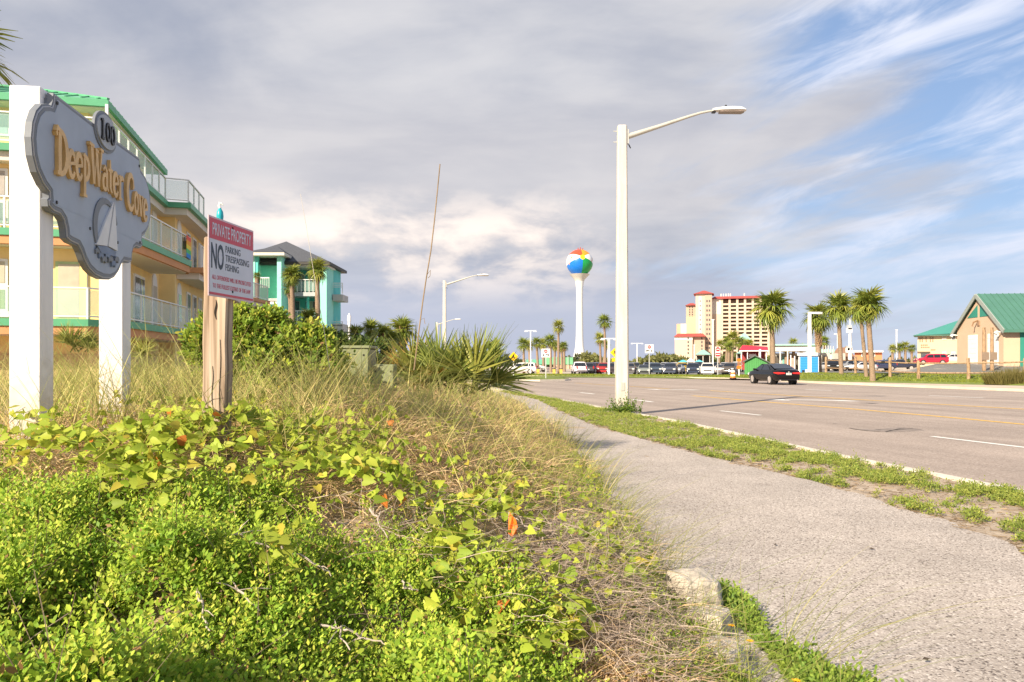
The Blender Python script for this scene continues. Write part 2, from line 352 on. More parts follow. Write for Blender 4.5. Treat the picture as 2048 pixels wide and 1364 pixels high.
# --- far side: pavement, grass bank, car park
FKr = FK[:7]
FP = [Vector((70, -4, 0))]+[G(*p, .12) for p in [(2900, 790), (2400, 780), (2048, 771.5), (1640, 762.6), (1560, 759.6), (1400, 755.9)]]
sheet('far_pavement', FKr, FP, 60, 4, lambda X, Y: .12+0*X, mat('far_concrete', (.52, .42, .33), .9, .18, .6, .2, 20))
strip('far_kerb', FK[1:], .2, .135, mat('far_kerb_concrete', (.60, .50, .38), .9, .15, 1.), None, 'structure', 120, .2)
GB0 = [Vector((74, -4, 0))]+[G(*p, .1) for p in [(2900, 788), (2400, 778), (2048, 770.5), (1640, 762), (1467, 757.4), (1300, 754), (1040, 752.8), (900, 752.6)]]
def out_(p, k): return Vector((p.x+k*.35, p.y+k, 0))
GB1 = [out_(p, k) for p, k in zip(GB0, [10, 10, 9, 9, 9, 12, 14, 14, 14])]
sheet('grass_bank', GB0, GB1, 120, 14, lambda X, Y: ground_z(X, Y)+.03, LAWN)
LT0 = [out_(p, k) for p, k in zip(GB0, [9.6, 9.6, 8.6, 8.6, 8.6, 11.6, 13.6, 13.6, 13.6])]
LT1 = [out_(p, k) for p, k in zip(GB0, [40, 60, 75, 80, 80, 90, 120, 150, 150])]
sheet('car_park', LT0, LT1, 80, 40, lambda X, Y: ground_z(X, Y)+.012, LOT)
k = MB(); isl = [G(*p) for p in [(1000, 762.5), (1080, 762.6), (1130, 761.6), (1142, 760.4), (1128, 758.6), (1060, 757.2), (1000, 757)]]
o = k.prism([(p.x, p.y) for p in isl], 0, .13).build('traffic_island', CONC); o['kind'] = 'structure'
c = sum(isl, Vector())/len(isl)
k = MB(); k.prism([((p.x-c.x)*.94+c.x, (p.y-c.y)*.86+c.y) for p in isl], .06, .17).build('island_lawn', LAWN, o)
# --- road markings
def dash(a, b, w=.13, m=WPAINT, n=6): return strip('lane_marking', [G(*a), G(*b)], w, .005, m, road, None, n)
for a, b in [((1864, 873), (2150, 907)), ((1441, 821.7), (1521, 830.6)), ((1264, 798.8), (1305, 804)), ((1160, 785.2), (1188, 788)), ((1610, 778.8), (1664, 781.6)), ((1858, 791.2), (1968, 796))]:
    dash(a, b, .15 if a[1] > 800 else .2)
strip('lane_marking', [G(*p) for p in [(1385, 791.5), (1500, 801.5), (1700, 817.6), (1890, 834), (2060, 850)]], .22, .005, YPAINT, road, None, 40)
strip('lane_marking', [G(*p) for p in [(1420, 781.3), (1594, 792), (1850, 807), (2100, 821.5), (2300, 834)]], .24, .005, YPAINT, road, None, 40)
strip('lane_marking', [G(*p) for p in [(1150, 766), (1265, 773), (1340, 778)]], .18, .005, YPAINT, road, None, 20)
def arrow(cx, cy, s):
    c = G(cx, cy); k = MB(); pts = [(-1.9, .45), (-.9, 1.0), (-.9, .62), (.3, .55), (1.4, .1), (1.9, -.6), (1.35, -.75), (.8, -.15), (.0, .2), (-.9, .25), (-.9, -.1)]
    k.add([(c.x+x*s, c.y+y*s, .006) for x, y in pts], [tuple(range(len(pts)))]); k.build('turn_arrow', WPAINT, road)
arrow(1622, 801, .95); arrow(1345, 779.6, .8)
k = MB(); pt = [G(*p) for p in [(1698, 857), (1735, 862), (1780, 864), (1850, 861.5), (1830, 857), (1796, 854.5), (1750, 859)]]
k.add([(p.x, p.y, .004) for p in pt], [tuple(range(len(pt)))]); k.build('asphalt_patch', mat('patched_asphalt', (.26, .215, .19), .95, .3, 5, .6, 30), road)
CRK = mat('crack_tar', (.05, .04, .035), .9)
for cr in ([(1752, 859), (1775, 861.5), (1800, 860), (1822, 857.5), (1850, 861)], [(1700, 856.8), (1722, 860.5), (1745, 863.3), (1768, 863)], [(1770, 864), (1790, 859.5), (1812, 855.5), (1830, 858)], [(1664, 848), (1677, 847.6)]):
    q = []
    for a_, b_ in zip(cr, cr[1:]):
        for t in (0, .35, .7): q.append(G(a_[0]+(b_[0]-a_[0])*t+random.uniform(-2, 2), a_[1]+(b_[1]-a_[1])*t+random.uniform(-.4, .4)))
    strip('road_crack', q, .045, .007, CRK, road, None, len(q))
k = MB(); pt = [G(*p) for p in [(1715, 806), (1745, 807.3), (1760, 806.6), (1735, 805.6)]]
k.add([(p.x, p.y, .004) for p in pt], [tuple(range(len(pt)))]); k.build('drain_cover', mat('drain_iron', (.09, .08, .08), .8), road)

# --- dune on the left of the footpath
EDX = [-9, -2, 1.15, 1.15, .45, -1.6, -8]; EDY = [-99, -3.0001, -3, 17, 29, 40, 60]
def dune_top(X, Y):
    X = np.asarray(X, float); Y = np.asarray(Y, float)
    ex = np.interp(Y, [-3, 17, 29, 40, 60], [1.2, 1.2, .5, -1.6, -8])
    q_ = np.clip((ex-X)/3.1, 0, 1); s = .45*sm(ex-X, 0, 3.0)+.55*(1-(1-q_)**2); A = .74+.4*sm(Y, 2.3, 5.2)-.15*sm(Y, 12, 26)
    lump = .05*sinnoise(X, Y, 1.9, 21)+.045*sinnoise(X, Y, 5.2, 22)
    return .03+.10*sm(ex-X, -.05, .25)+A*s+lump*sm(ex-X, 0, .8)
def dune_z(X, Y):
    ex = np.interp(Y, [-3, 17, 29, 40, 60], [1.2, 1.2, .5, -1.6, -8])
    return dune_top(X, Y)-.05-.17*sm(ex-np.asarray(X), .1, 1.1)
dx_ = np.r_[-np.exp(np.linspace(math.log(70), math.log(6), 24)), np.linspace(-6, 1.3, 76)[1:]]; dy_ = np.r_[np.linspace(-3, 16, 110), 16+(np.exp(np.linspace(0, 3.2, 40))-1)*2.2][1:]
XX, YY = np.meshgrid(dx_, dy_, indexing='ij'); i = (np.arange(len(dx_)-1)*len(dy_))[:, None]+np.arange(len(dy_)-1)[None]
ex = np.interp(YY, [-3, 17, 29, 40, 60], [1.2, 1.2, .5, -1.6, -8]); XS = np.minimum(XX, ex+.02)
ZZ = dune_z(XS, YY); ZZ = np.where(XX > ex+.02, .0, ZZ)
o = npmesh('dune', np.stack([XS, YY, ZZ], -1).reshape(-1, 3), np.stack([i, i+len(dy_), i+len(dy_)+1, i+1], -1).reshape(-1, 4), None, DUNEM); o['kind'] = 'structure'
def dz1(x, y): return float(dune_z(x, y))
# ================================================================ ENTRANCE SIGN
WHITE = mat('white_post_vinyl', (.76, .74, .72), .5, .09, 3.0, .05, 12, stretch=(3, 3, .5))
GREYB = mat('sign_grey_blue', (.345, .395, .475), .55, .07, 3.5, .04, 30)
GREYE = mat('sign_edge_grey', (.18, .195, .22), .55, .12, 4, .05, 30)
GOLD = mat('gold_letters', (.62, .385, .145), .4, .18, 8, .1, 60, metal=.15)
def grime(m, z0, z1, col, amt=.75, sc=9.):
    t = m.node_tree; b = t.nodes['Principled BSDF']; src = b.inputs['Base Color'].links[0].from_socket
    tcn = t.nodes.new('ShaderNodeTexCoord'); sp_ = t.nodes.new('ShaderNodeSeparateXYZ'); t.links.new(tcn.outputs['Object'], sp_.inputs[0]); no = t.nodes.new('ShaderNodeTexNoise'); no.inputs['Scale'].default_value = sc; no.inputs['Detail'].default_value = 8; t.links.new(tcn.outputs['Object'], no.inputs['Vector'])
    ad = t.nodes.new('ShaderNodeMath'); ad.operation = 'MULTIPLY_ADD'; ad.inputs[1].default_value = -(z1-z0)*1.6; t.links.new(no.outputs['Fac'], ad.inputs[0]); t.links.new(sp_.outputs[2], ad.inputs[2])
    mr = t.nodes.new('ShaderNodeMapRange'); mr.inputs[1].default_value = z1-(z1-z0)*.8; mr.inputs[2].default_value = z0-(z1-z0)*.8; mr.inputs[3].default_value = 0; mr.inputs[4].default_value = amt; t.links.new(ad.outputs[0], mr.inputs[0])
    mx = t.nodes.new('ShaderNodeMix'); mx.data_type = 'RGBA'; t.links.new(mr.outputs[0], mx.inputs[0]); t.links.new(src, mx.inputs[6]); mx.inputs[7].default_value = (*col, 1); t.links.new(mx.outputs[2], b.inputs['Base Color'])
grime(WHITE, .0, .75, (.42, .36, .27), .7)
SB_U = Vector((-.137, .9906, 0)); SB_N = Vector((.9906, .137, 0)); SB_O = Vector((-3.07, 5.0, 0)); UP = Vector((0, 0, 1))
SU = SB_U*.935; SOF_ = SB_U*(-.245*.065)
es = thing('entrance_sign', 'grey shaped board lettered DeepWater Cove on two square white posts', 'sign', SB_O+Vector((0, 0, 1.0)))
def sb(name, poly, t0, t1, m, parent=es, cs=.955, z0=-1.0):
    k = MB(); k.ext(poly, SOF_+SU*cs+Vector((0, 0, z0)), SU, UP, SB_N, t0, t1); return k.build(name, m, parent)
half = [(0, 3.42), (.87, 3.42), (.885, 3.36), (.905, 3.325), (.96, 3.32), (1.05, 3.29), (1.13, 3.225), (1.18, 3.14), (1.2, 3.04), (1.18, 2.93), (1.12, 2.84), (1.03, 2.775), (.945, 2.745), (.94, 2.715), (.965, 2.70),
        (.955, 2.655), (.88, 2.63), (.78, 2.63), (.715, 2.60), (.685, 2.55), (.672, 2.49), (.60, 2.47), (.47, 2.465), (.415, 2.43), (.36, 2.375), (.27, 2.32), (.15, 2.287), (0, 2.275)]
def symp(h): return h+[(-x, z) for x, z in reversed(h[1:-1])]
def shrink(poly, d):
    n = len(poly); out = []
    for i in range(n):
        p0, p1, p2 = Vector(poly[i-1]), Vector(poly[i]), Vector(poly[(i+1) % n])
        a = (p1-p0).normalized(); b = (p2-p1).normalized(); nn = (Vector((a.y, -a.x))+Vector((b.y, -b.x)))
        nn = nn.normalized() if nn.length > 1e-6 else Vector((a.y, -a.x)); out.append(tuple(p1+nn*d))
    return out
O = symp(half)
board = sb('board', O, .012, .052, GREYE)
sb('raised_panel', shrink(O, .012), .0525, .060, mat('sign_rim_highlight', (.42, .43, .46), .5, .06), board); sb('raised_panel', shrink(O, .02), .0602, .063, GREYE, board); sb('raised_panel', shrink(O, .045), .0632, .066, GREYB, board)  # pale rim layer paints a highlight along the raised border
# the numbered plaque
el = lambda cx, cz, a, b, n=28: [(cx+a*math.cos(2*math.pi*i/n), cz+b*math.sin(2*math.pi*i/n)) for i in range(n)]
pq = sb('plaque', el(.02, 3.405, .235, .152), .055, .075, GREYE)
sb('plaque_face', el(.02, 3.405, .205, .125), .0752, .086, mat('plaque_face_grey', (.36, .385, .42), .5, .06), pq)
BASIS = Matrix((SB_U, UP, SB_N)).transposed().to_4x4()
def stroke_glyph(strokes, o, sx, sy, t0, t1, k):
    """ribbon strokes [(x, y, w), ...] with a round-ended outline, extruded on the board"""
    for si, st in enumerate(strokes):
        pts = [Vector((x*sx, y*sy)) for x, y, w in st]; ws = [w*sy/2 for x, y, w in st]; Lf = []; Rt = []
        for i, p in enumerate(pts):
            d = (pts[min(i+1, len(pts)-1)]-pts[max(i-1, 0)]).normalized(); nn = Vector((-d.y, d.x))*ws[i]; Lf.append(p+nn); Rt.append(p-nn)
        k.ext([(q.x, q.y) for q in Rt+Lf[::-1]], o, SU, UP, SB_N, t0, t1+.0006*si)
def arc(cx, cy, rx, ry, a0, a1, w0, w1, n=12):
    r = []
    for i in range(n+1):
        t = i/n; a = math.radians(a0+(a1-a0)*t); w = w0+(w1-w0)*math.sin(math.pi*t); r.append((cx+rx*math.cos(a), cy+ry*math.sin(a), w))
    return r
GL = {
 'D': (.62, [[(.16, -.02, .17), (.15, .5, .19), (.17, 1.0, .17)], arc(.17, .5, .43, .5, 100, -100, .08, .2, 14), [(-.06, .93, .06), (.02, 1.04, .12), (.2, .99, .1)], [(0, .0, .1), (.25, .02, .08)], [(-.06, .93, .1), (-.02, .84, .05)]]),
 'e': (.44, [arc(.24, .31, .19, .3, 5, 330, .09, .17, 14), [(.1, .3, .07), (.42, .37, .09)]]),
 'p': (.46, [[(.12, .64, .14), (.12, -.36, .15)], arc(.14, .33, .26, .29, 110, -110, .07, .16, 12), [(0, .6, .05), (.14, .66, .1)], [(.0, -.37, .08), (.26, -.36, .07)]]),
 'W': (.86, [[(.1, 1, .18), (.28, .02, .15)], [(.28, .02, .07), (.48, .92, .07)], [(.44, .92, .16), (.62, .02, .15)], [(.62, .02, .07), (.84, 1.02, .08)], [(-.06, 1.0, .09), (.26, .98, .08)], [(.34, .93, .07), (.58, .91, .07)], [(.72, 1.02, .07), (.96, 1.0, .08)]]),
 'a': (.44, [arc(.2, .2, .15, .2, 40, 330, .08, .14, 12), [(.06, .5, .08), (.2, .62, .09), (.34, .5, .14), (.35, .1, .14), (.46, .0, .06)]]),
 't': (.32, [[(.14, .88, .04), (.15, .6, .13), (.15, .12, .14), (.28, .0, .07)], [(-.02, .58, .08), (.34, .62, .07)]]),
 'r': (.38, [[(.12, .64, .13), (.12, 0, .15)], arc(.3, .42, .17, .2, 160, 40, .07, .13, 8), [(.0, .0, .08), (.26, .01, .07)], [(0, .6, .05), (.12, .64, .08)]]),
 'C': (.64, [arc(.36, .5, .33, .5, 40, 320, .09, .2, 16), [(.58, .86, .08), (.62, .7, .13), (.56, .62, .05)]]),
 'o': (.44, [arc(.22, .31, .17, .29, 0, 180, .1, .14, 10), arc(.22, .31, .17, .29, 180, 360, .1, .14, 10)]),
 'v': (.44, [[(.06, .62, .15), (.22, .02, .12)], [(.22, .02, .07), (.38, .62, .08)], [(-.04, .62, .07), (.18, .61, .06)], [(.28, .63, .06), (.48, .61, .06)]]),
}
def word(txt, s0, s1, zbase, hgt, tall):
    tw = sum(GL[c][0]+.05 for c in txt); sx = (s1-s0)/tw; x = s0
    for i, ch in enumerate(txt):
        k = MB(); up = tall if ch in 'DWC' else 1.0; t = (i+.5)/len(txt)
        zz = zbase(x); o = SOF_+SU*x+Vector((0, 0, zz-1.0))
        stroke_glyph(GL[ch][1], o, sx, hgt*up, .067, .092, k); k.build('letter', GOLD, es, bevel=0)
        x += (GL[ch][0]+.05)*sx
word('DeepWater', .05, 1.33, lambda s: 2.885+.07*math.sin(max(0, min(1, s/1.9))*math.pi), .285, 1.0)
word('Cove', 1.42, 1.96, lambda s: 2.885+.035*math.sin(max(0, min(1, s/2.0))*math.pi)-.02*(s-1.4), .285, 1.0)
BLACK = mat('black_paint', (.012, .012, .014), .4, .1)
for i, ch in enumerate('100'):
    k = MB(); o = SOF_+SU*(.825+.10*i)+Vector((0, 0, 3.335-1.0))
    st = [[[(.3, 0, .2), (.3, 1, .2)], [(.05, .95, .12), (.35, 1.0, .14)], [(.1, .0, .14), (.55, .0, .14)]],
          [arc(.4, .5, .31, .46, 0, 180, .12, .15, 10), arc(.4, .5, .31, .46, 180, 360, .12, .15, 10)]][0 if ch == '1' else 1]
    stroke_glyph(st, o, .12, .14, .0862, .098, k); k.build('digit', BLACK, es)
# sailing boat relief
ring = sb('crescent', [(.03+.26*math.cos(a), 2.665+.235*math.sin(a)) for a in [math.radians(20+i*12) for i in range(19)]]+[(.06+.215*math.cos(a), 2.66+.20*math.sin(a)) for a in [math.radians(236-i*12) for i in range(19)]], .067, .076, GREYE)
SAIL = mat('sail_pale_grey', (.66, .66, .66), .5, .05)
sb('sail', [(.17, 2.90), (.03, 2.535), (-.19, 2.515), (-.03, 2.69)], .067, .082, SAIL)
sb('sail', [(.185, 2.905), (.245, 2.525), (.045, 2.535)], .068, .087, SAIL)
HULL = mat('wave_slate', (.15, .20, .30), .5, .2)
sb('hull', [(-.17, 2.505), (.0, 2.53), (.22, 2.515), (.2, 2.475), (-.1, 2.465)], .067, .084, HULL)
for j in range(7):
    x = -.2+.065*j; z = 2.475-.022*(j % 3)-.01*j*.3
    sb('wave', [(x, z), (x+.03, z+.022), (x+.075, z+.024), (x+.1, z+.004), (x+.08, z-.026), (x+.04, z-.008), (x+.01, z-.03)], .067, .08+.001*j, HULL if j % 2 else GREYE)
for x, z in [(-.85, 3.36), (-.86, 2.7), (.86, 2.68), (.84, 3.34), (-.28, 2.62), (.3, 2.6), (-.02, 2.87)]: sb('bolt', el(x, z, .012, .012, 8), .067, .073, BLACK)
# the two posts (square, on the far side of the board)
PW = .19
for s0, top in ((0., 3.44), (1.47, 3.40)):
    k = MB(); b0 = SB_U*s0-SB_N*PW
    q = [b0, b0+SB_N*PW, b0+SB_N*PW+SB_U*PW, b0+SB_U*PW]; k.hexa([p+Vector((0, 0, -1.3)) for p in q]+[p+Vector((0, 0, top-1.0)) for p in q])
    po = k.build('post', WHITE, es, bevel=.006)
    k = MB(); k.bar(b0+SB_N*(PW+.006)+SB_U*.09+Vector((0, 0, 1.65)), b0+SB_N*(PW+.006)+SB_U*.09+Vector((0, 0, top-1.06)), .09, .012, up=SB_N); k.build('mounting_batten', GREYE, es)

# ================================================================ PRIVATE PROPERTY SIGN
WOOD = bpy.data.materials.new('weathered_timber'); WOOD.use_nodes = True
def woodmat(m, c1, c2, c3, sc=(26, 26, 1.3)):
    t = m.node_tree; b = t.nodes['Principled BSDF']; b.inputs['Roughness'].default_value = .85; b.inputs['Specular IOR Level'].default_value = .2
    tcn = t.nodes.new('ShaderNodeTexCoord'); mp = t.nodes.new('ShaderNodeMapping'); mp.inputs['Scale'].default_value = sc; t.links.new(tcn.outputs['Object'], mp.inputs[0])
    no = t.nodes.new('ShaderNodeTexNoise'); no.inputs['Scale'].default_value = 1; no.inputs['Detail'].default_value = 7; no.inputs['Distortion'].default_value = .7; t.links.new(mp.outputs[0], no.inputs['Vector'])
    r = t.nodes.new('ShaderNodeValToRGB'); e = r.color_ramp.elements; e[0].position = .3; e[0].color = (*c1, 1); e[1].position = .75; e[1].color = (*c3, 1); q = e.new(.47); q.color = (*c2, 1)
    t.links.new(no.outputs['Fac'], r.inputs[0]); t.links.new(r.outputs[0], b.inputs['Base Color'])
    bp = t.nodes.new('ShaderNodeBump'); bp.inputs['Strength'].default_value = .5; bp.inputs['Distance'].default_value = .008; t.links.new(no.outputs['Fac'], bp.inputs['Height']); t.links.new(bp.outputs[0], b.inputs['Normal'])
woodmat(WOOD, (.14, .095, .065), (.36, .265, .19), (.56, .45, .35), (34, 34, 1.1))
pp = P(404, 722, 4.62); WU = Vector((.124, .992, 0)).normalized(); WN = Vector((.992, -.124, 0))
ws = thing('warning_sign', 'red and white PRIVATE PROPERTY board on a weathered wooden post', 'sign', (pp.x, pp.y, 1.0))
PR = Vector((.985, .07, 0)); PD = Vector((-.07, .985, 0))       # post axes
k = MB(); pw = .142
rings = []
for j in range(13):
    z = -.5+j*(2.40-1.0+.5)/12; lean = Vector((.012*(z-.5), 0, 0)); wv = .003*math.sin(j*2.1)
    rings.append([lean+PR*(0+wv)+PD*0, lean+PR*(pw+wv)+PD*0.0, lean+PR*(pw+wv)+PD*pw, lean+PR*(wv)+PD*pw])
vs = [p+Vector((0, 0, -.5+j*1.9/12)) for j, r in enumerate(rings) for p in r]
fs = [(4*j+i, 4*j+(i+1) % 4, 4*j+4+(i+1) % 4, 4*j+4+i) for j in range(12) for i in range(4)]+[(3, 2, 1, 0), (48, 49, 50, 51)]
k.add(vs, fs); post = k.build('post', WOOD, ws, bevel=.008)
DARK = mat('dark_crack', (.02, .015, .01), .9)
def crack(x0, z0, ln, w, parent=post):
    k = MB(); n = 9; pts = []
    for i in range(n+1):
        t = i/n; pts.append((x0+.004*math.sin(t*7)+w*math.sin(math.pi*t)*.5, z0-ln*t))
    for i in range(n, -1, -1):
        t = i/n; pts.append((x0+.004*math.sin(t*7)-w*math.sin(math.pi*t)*.5, z0-ln*t))
    k.ext(pts, PD*-.004+Vector((.012*.6, 0, 0)), PR, UP, -PD, -.01, .0005); k.build('split', DARK, parent)
crack(.075, 1.02, .12, .011); crack(.055, .62, .26, .0022); crack(.10, .78, .5, .0018); crack(.035, .22, .22, .003)
# sign plate on the road-facing side of the post
SW_, SH_ = .56, .462
SC = Vector((pw+.006, 0, 0)); SC = PR*(pw+.014)+PD*.03
RED = mat('sign_red', (.56, .065, .10), .45, .06); PLATE = mat('sign_white', (.56, .57, .64), .4, .05); INK = mat('sign_black', (.035, .05, .075), .5, .1)
zc0 = 2.255-1.0
def pl(name, x0, x1, z0, z1, t0, t1, m, parent):
    k = MB(); k.ext([(x0, z0), (x1, z0), (x1, z1), (x0, z1)], SC+Vector((.012, 0, zc0)), WU, UP, WN, t0, t1); return k.build(name, m, parent, bevel=0)
plate = pl('plate', -SW_/2, SW_/2, -SH_/2, SH_/2, 0, .004, mat('sign_rim_pink', (.60, .45, .48), .4, .03), ws)
pl('white_field', -SW_/2+.012, SW_/2-.012, -SH_/2+.012, SH_/2-.012, .0042, .0052, PLATE, plate)
pl('red_band', -SW_/2+.011, SW_/2-.011, SH_/2-.13, SH_/2-.011, .0054, .0066, RED, plate)
pl('red_line', -SW_/2+.011, SW_/2-.011, -SH_/2+.011, -SH_/2+.024, .0054, .0066, RED, plate)
TB = Matrix((WU, UP, WN)).transposed().to_4x4()
def put(s, w, h, cx, cz, m, t, off=0.):
    me = fit(textmesh(s, 1, .0006, off), w, h, cx, cz); o = link('lettering', me, m, plate)
    o.matrix_local = Matrix.Translation(SC+Vector((.012, 0, zc0))+WN*t) @ TB
put('PRIVATE PROPERTY', .48, .072, 0, SH_/2-.071, PLATE, .0075, .006)
put('NO', .145, .15, -.18, .005, INK, .0060, .02)
for s, w, zz in (('PARKING', .185, .062), ('TRESPASSING', .30, .008), ('FISHING', .165, -.046)):
    put(s, w, .040, -.085+w/2, zz, INK, .0060, .0)
put('ALL OFFENDERS WILL BE PROSECUTED', .485, .026, 0, -.118, RED, .0060, .0)
put('TO THE FULLEST EXTENT OF THE LAW', .47, .026, 0, -.167, RED, .0060, .0)
for zz in (SH_/2-.03, -SH_/2+.045): 
    k = MB(); k.ext(el(.0, zz, .007, .007, 8), SC+Vector((.012, 0, zc0)), WU, UP, WN, .004, .009); k.build('bolt', DARK, plate)
k = MB(); k.bar(PR*.1+PD*.15+Vector((.0, 0, 1.50-.06)), PR*.1+PD*.35+Vector((0, 0, 1.50-.06)), .02, .012); k.build('bracket', BLACK, ws)
# ================================================================ YELLOW CONDOMINIUM (local x = out towards the road, y = along the facade)
YEL = mat('yellow_stucco', (.86, .63, .28), .9, .07, 1.2, .15, 60); PEACH = mat('peach_band', (.60, .29, .13), .8, .06, 1.5)
SOF = mat('soffit', (.72, .64, .53), .85, .05, 1.); GRN = mat('green_fascia', (.10, .36, .19), .45, .08, 1.5); ROOFG = mat('green_metal_roof', (.13, .44, .26), .35, .07, .8, metal=.1)
WTRIM = mat('white_trim', (.78, .76, .72), .5, .04); GLASSD = mat('window_glass', (.10, .12, .13), .08, .3, .8, spec=.8)
BLIND = mat('window_blind', (.52, .45, .34), .6, .1, 2.5); PALEG = mat('pale_green_door', (.42, .52, .26), .6, .05)
def paneglass():
    m = bpy.data.materials.new('balustrade_glass'); m.use_nodes = True; t = m.node_tree; b = t.nodes['Principled BSDF']
    b.inputs['Base Color'].default_value = (.50, .72, .64, 1); b.inputs['Roughness'].default_value = .1; b.inputs['Alpha'].default_value = .24; return m
PANE = paneglass()
CO = Vector((-13.7, 28, 0)); CA = math.atan2(.233, .972)
condo = thing('condominium', 'yellow stuccoed condominium with green metal roof and glass balcony railings behind the white posts', 'building', CO, CA)
def a_from(px, b): r = (px-1024)/F; return (-13.7+.972*b-r*(28+.233*b))/(.233+.972*r)
def b_from(px, a): r = (px-1024)/F; return (r*(28+.972*a)+13.7+.233*a)/(.972-.233*r)
def z_at(py, a, b): return H-(py-HZ)/F*(28+.233*b+.972*a)
MB().prism([(-16, -.8), (-.9, -.8), (-.9, 8.4), (-.2, 8.4), (-.2, 22), (.7, 22), (.7, 29), (-16, 29)], 0, 8.55).build('wall', YEL, condo)
MB().prism([(-16, -.87), (-.83, -.87), (-.83, 2), (-16, 2)], 0, 1.9).build('plinth', mat('stone_plinth', (.58, .41, .22), .9, .3, 1.5, .5, 8), condo)
MB().box(-16, -2.3, 2.6, 12, 8.9, 11.35).build('penthouse_wall', YEL, condo)
def deck(poly, zt, fascia=GRN, band=PEACH):
    MB().prism(poly, zt-.24, zt).build('balcony_fascia', fascia, condo)
    cx = sum(p[0] for p in poly)/len(poly); cy = sum(p[1] for p in poly)/len(poly)
    q = [(p[0]-.07*(1 if p[0] > -8 else 0), p[1]+(.06 if p[1] < cy else -.06)) for p in poly]
    if band: MB().prism(q, zt-.52, zt-.241).build('balcony_band', band, condo)
    q2 = [(p[0]-.2*(1 if p[0] > -8 else 0), p[1]+(.2 if p[1] < cy else -.2)) for p in poly]
    MB().prism(q2, zt-.545, zt-.521 if band else zt-.241).build('soffit', SOF, condo)
D1 = [(-16, -2.3), (-1.0, -2.15), (.03, -.73), (.58, 7.2), (.58, 7.9), (-.85, 7.9), (-.85, -.75), (-16, -.75)]
D2 = [(-16, -1.75), (-1.0, -1.6), (.22, -.36), (.88, 6.26), (.7, 6.9), (-.85, 6.9), (-.85, -.75), (-16, -.75)]
D3 = [(-16, -1.6), (-.45, -1.5), (-.3, 7.45), (.65, 7.45), (.75, 11.6), (1.0, 29.5), (-16, 29.5)]
D2b = [(-.15, 8.6), (1.0, 8.6), (1.25, 23.8), (2.6, 29.5), (1.2, 31), (-1, 31), (.75, 22)]
D1b = [(-.15, 8.9), (.9, 8.9), (1.2, 22), (.75, 22)]
deck(D1, 3.05); deck(D2, 6.1); deck(D3, 8.95, GRN, None); deck(D2b, 6.1, PEACH, None); deck(D1b, 3.05)
def railing(pts, z, root, step=1.25, hgt=1.05, m=WTRIM, w=.06, glass=True, slats=False):
    pts = [Vector((*p, z)) for p in pts]
    for a, b in zip(pts, pts[1:]):
        n = max(1, round((b-a).length/step)); up = Vector((0, 0, hgt)); d = (b-a)/n
        MB().bar(a+up, b+up, w*1.2, w*.8).build('top_rail', m, root)
        MB().bar(a+Vector((0, 0, .1)), b+Vector((0, 0, .1)), w*.8, w*.8).build('bottom_rail', m, root)
        for i in range(n+1):
            if i < n or b is pts[-1]: MB().bar(a+d*i, a+d*i+up-Vector((0, 0, .01)), w, w).build('baluster_post', m, root)
        if glass:
            for i in range(n):
                p = a+d*(i+.03)+Vector((0, 0, .14)); q = a+d*(i+.97)+Vector((0, 0, .14)); MB().bar((p+q)/2*1.0-(q-p)/2+Vector((0, 0, (hgt-.2)/2)), q+Vector((0, 0, (hgt-.2)/2)), .012, hgt-.22).build('glass_pane', PANE, root)
        if slats:
            k = MB(); mm = int((b-a).length/.16)
            for i in range(mm): p = a+(b-a)*((i+.5)/mm); k.bar(p+Vector((0, 0, .1)), p+up, .025, .025)
            so = k.build('balusters', m, root)
railing([(-9, -2.2), (-1.05, -2.05), (-.07, -.7), (.5, 7.2)], 3.05, condo)
railing([(-9, -1.65), (-1.05, -1.5), (.12, -.36), (.79, 6.26)], 6.1, condo)
railing([(-12, -1.5), (-.55, -1.42), (-.42, 7.35), (.53, 7.55), (.6, 11.6)], 8.95, condo)
railing([(.9, 8.7), (1.12, 23.8), (2.45, 29.3)], 6.1, condo, slats=True, glass=False, step=2.4)
# roof over the penthouse
E0 = [(-18, 1.66), (-1.35, 1.66), (-1.35, 12.8), (-18, 12.8)]; zE = 11.5; AP = (-5.6, 6.2, 13.25); AP2 = (-18, 6.2, 13.25); AP3 = (-5.6, 9, 13.25)
k = MB(); k.add([(*p, zE+.12) for p in E0]+[AP, AP2, AP3, (-18, 9, 13.25)], [(0, 1, 4, 5), (1, 2, 6, 4), (2, 3, 7, 6), (4, 6, 7, 5)]); roof = k.build('roof', ROOFG, condo)
MB().prism(E0, zE-.14, zE+.12).build('roof_fascia', GRN, condo); MB().prism([(-18, 1.8), (-1.5, 1.8), (-1.5, 12.6), (-18, 12.6)], zE-.17, zE-.141).build('soffit', SOF, condo)
for i in range(26):
    x = -1.75-.55*i
    t = min(1, (-1.35-x)/4.25) if x > -5.6 else 1.0
    MB().bar((x, 1.68, zE+.14), (x, 1.66+(6.2-1.66)*t, zE+.14+(13.25-zE-.12)*t), .05, .06).build('roof_seam', GRN, roof)
for i in range(19):
    y = 2.2+.55*i; t = min(1, (y-1.66)/4.54, (12.8-y)/3.8); MB().bar((-1.37, y, zE+.14), (-1.35-4.25*t, y, zE+.14+1.63*t), .05, .06).build('roof_seam', GRN, roof)
MB().bar((-1.35, 1.66, zE+.15), (AP[0], AP[1], AP[2]+.04), .1, .07).build('ridge_cap', GRN, roof); MB().bar((AP[0], AP[1], AP[2]+.05), (-18, 6.2, 13.3), .12, .07).build('ridge_cap', GRN, roof)
k = MB(); k.bar((-.62, -1.4, 8.95), (-.62, -1.4, 10.5), .09, .09); k.build('roof_post', WTRIM, condo)
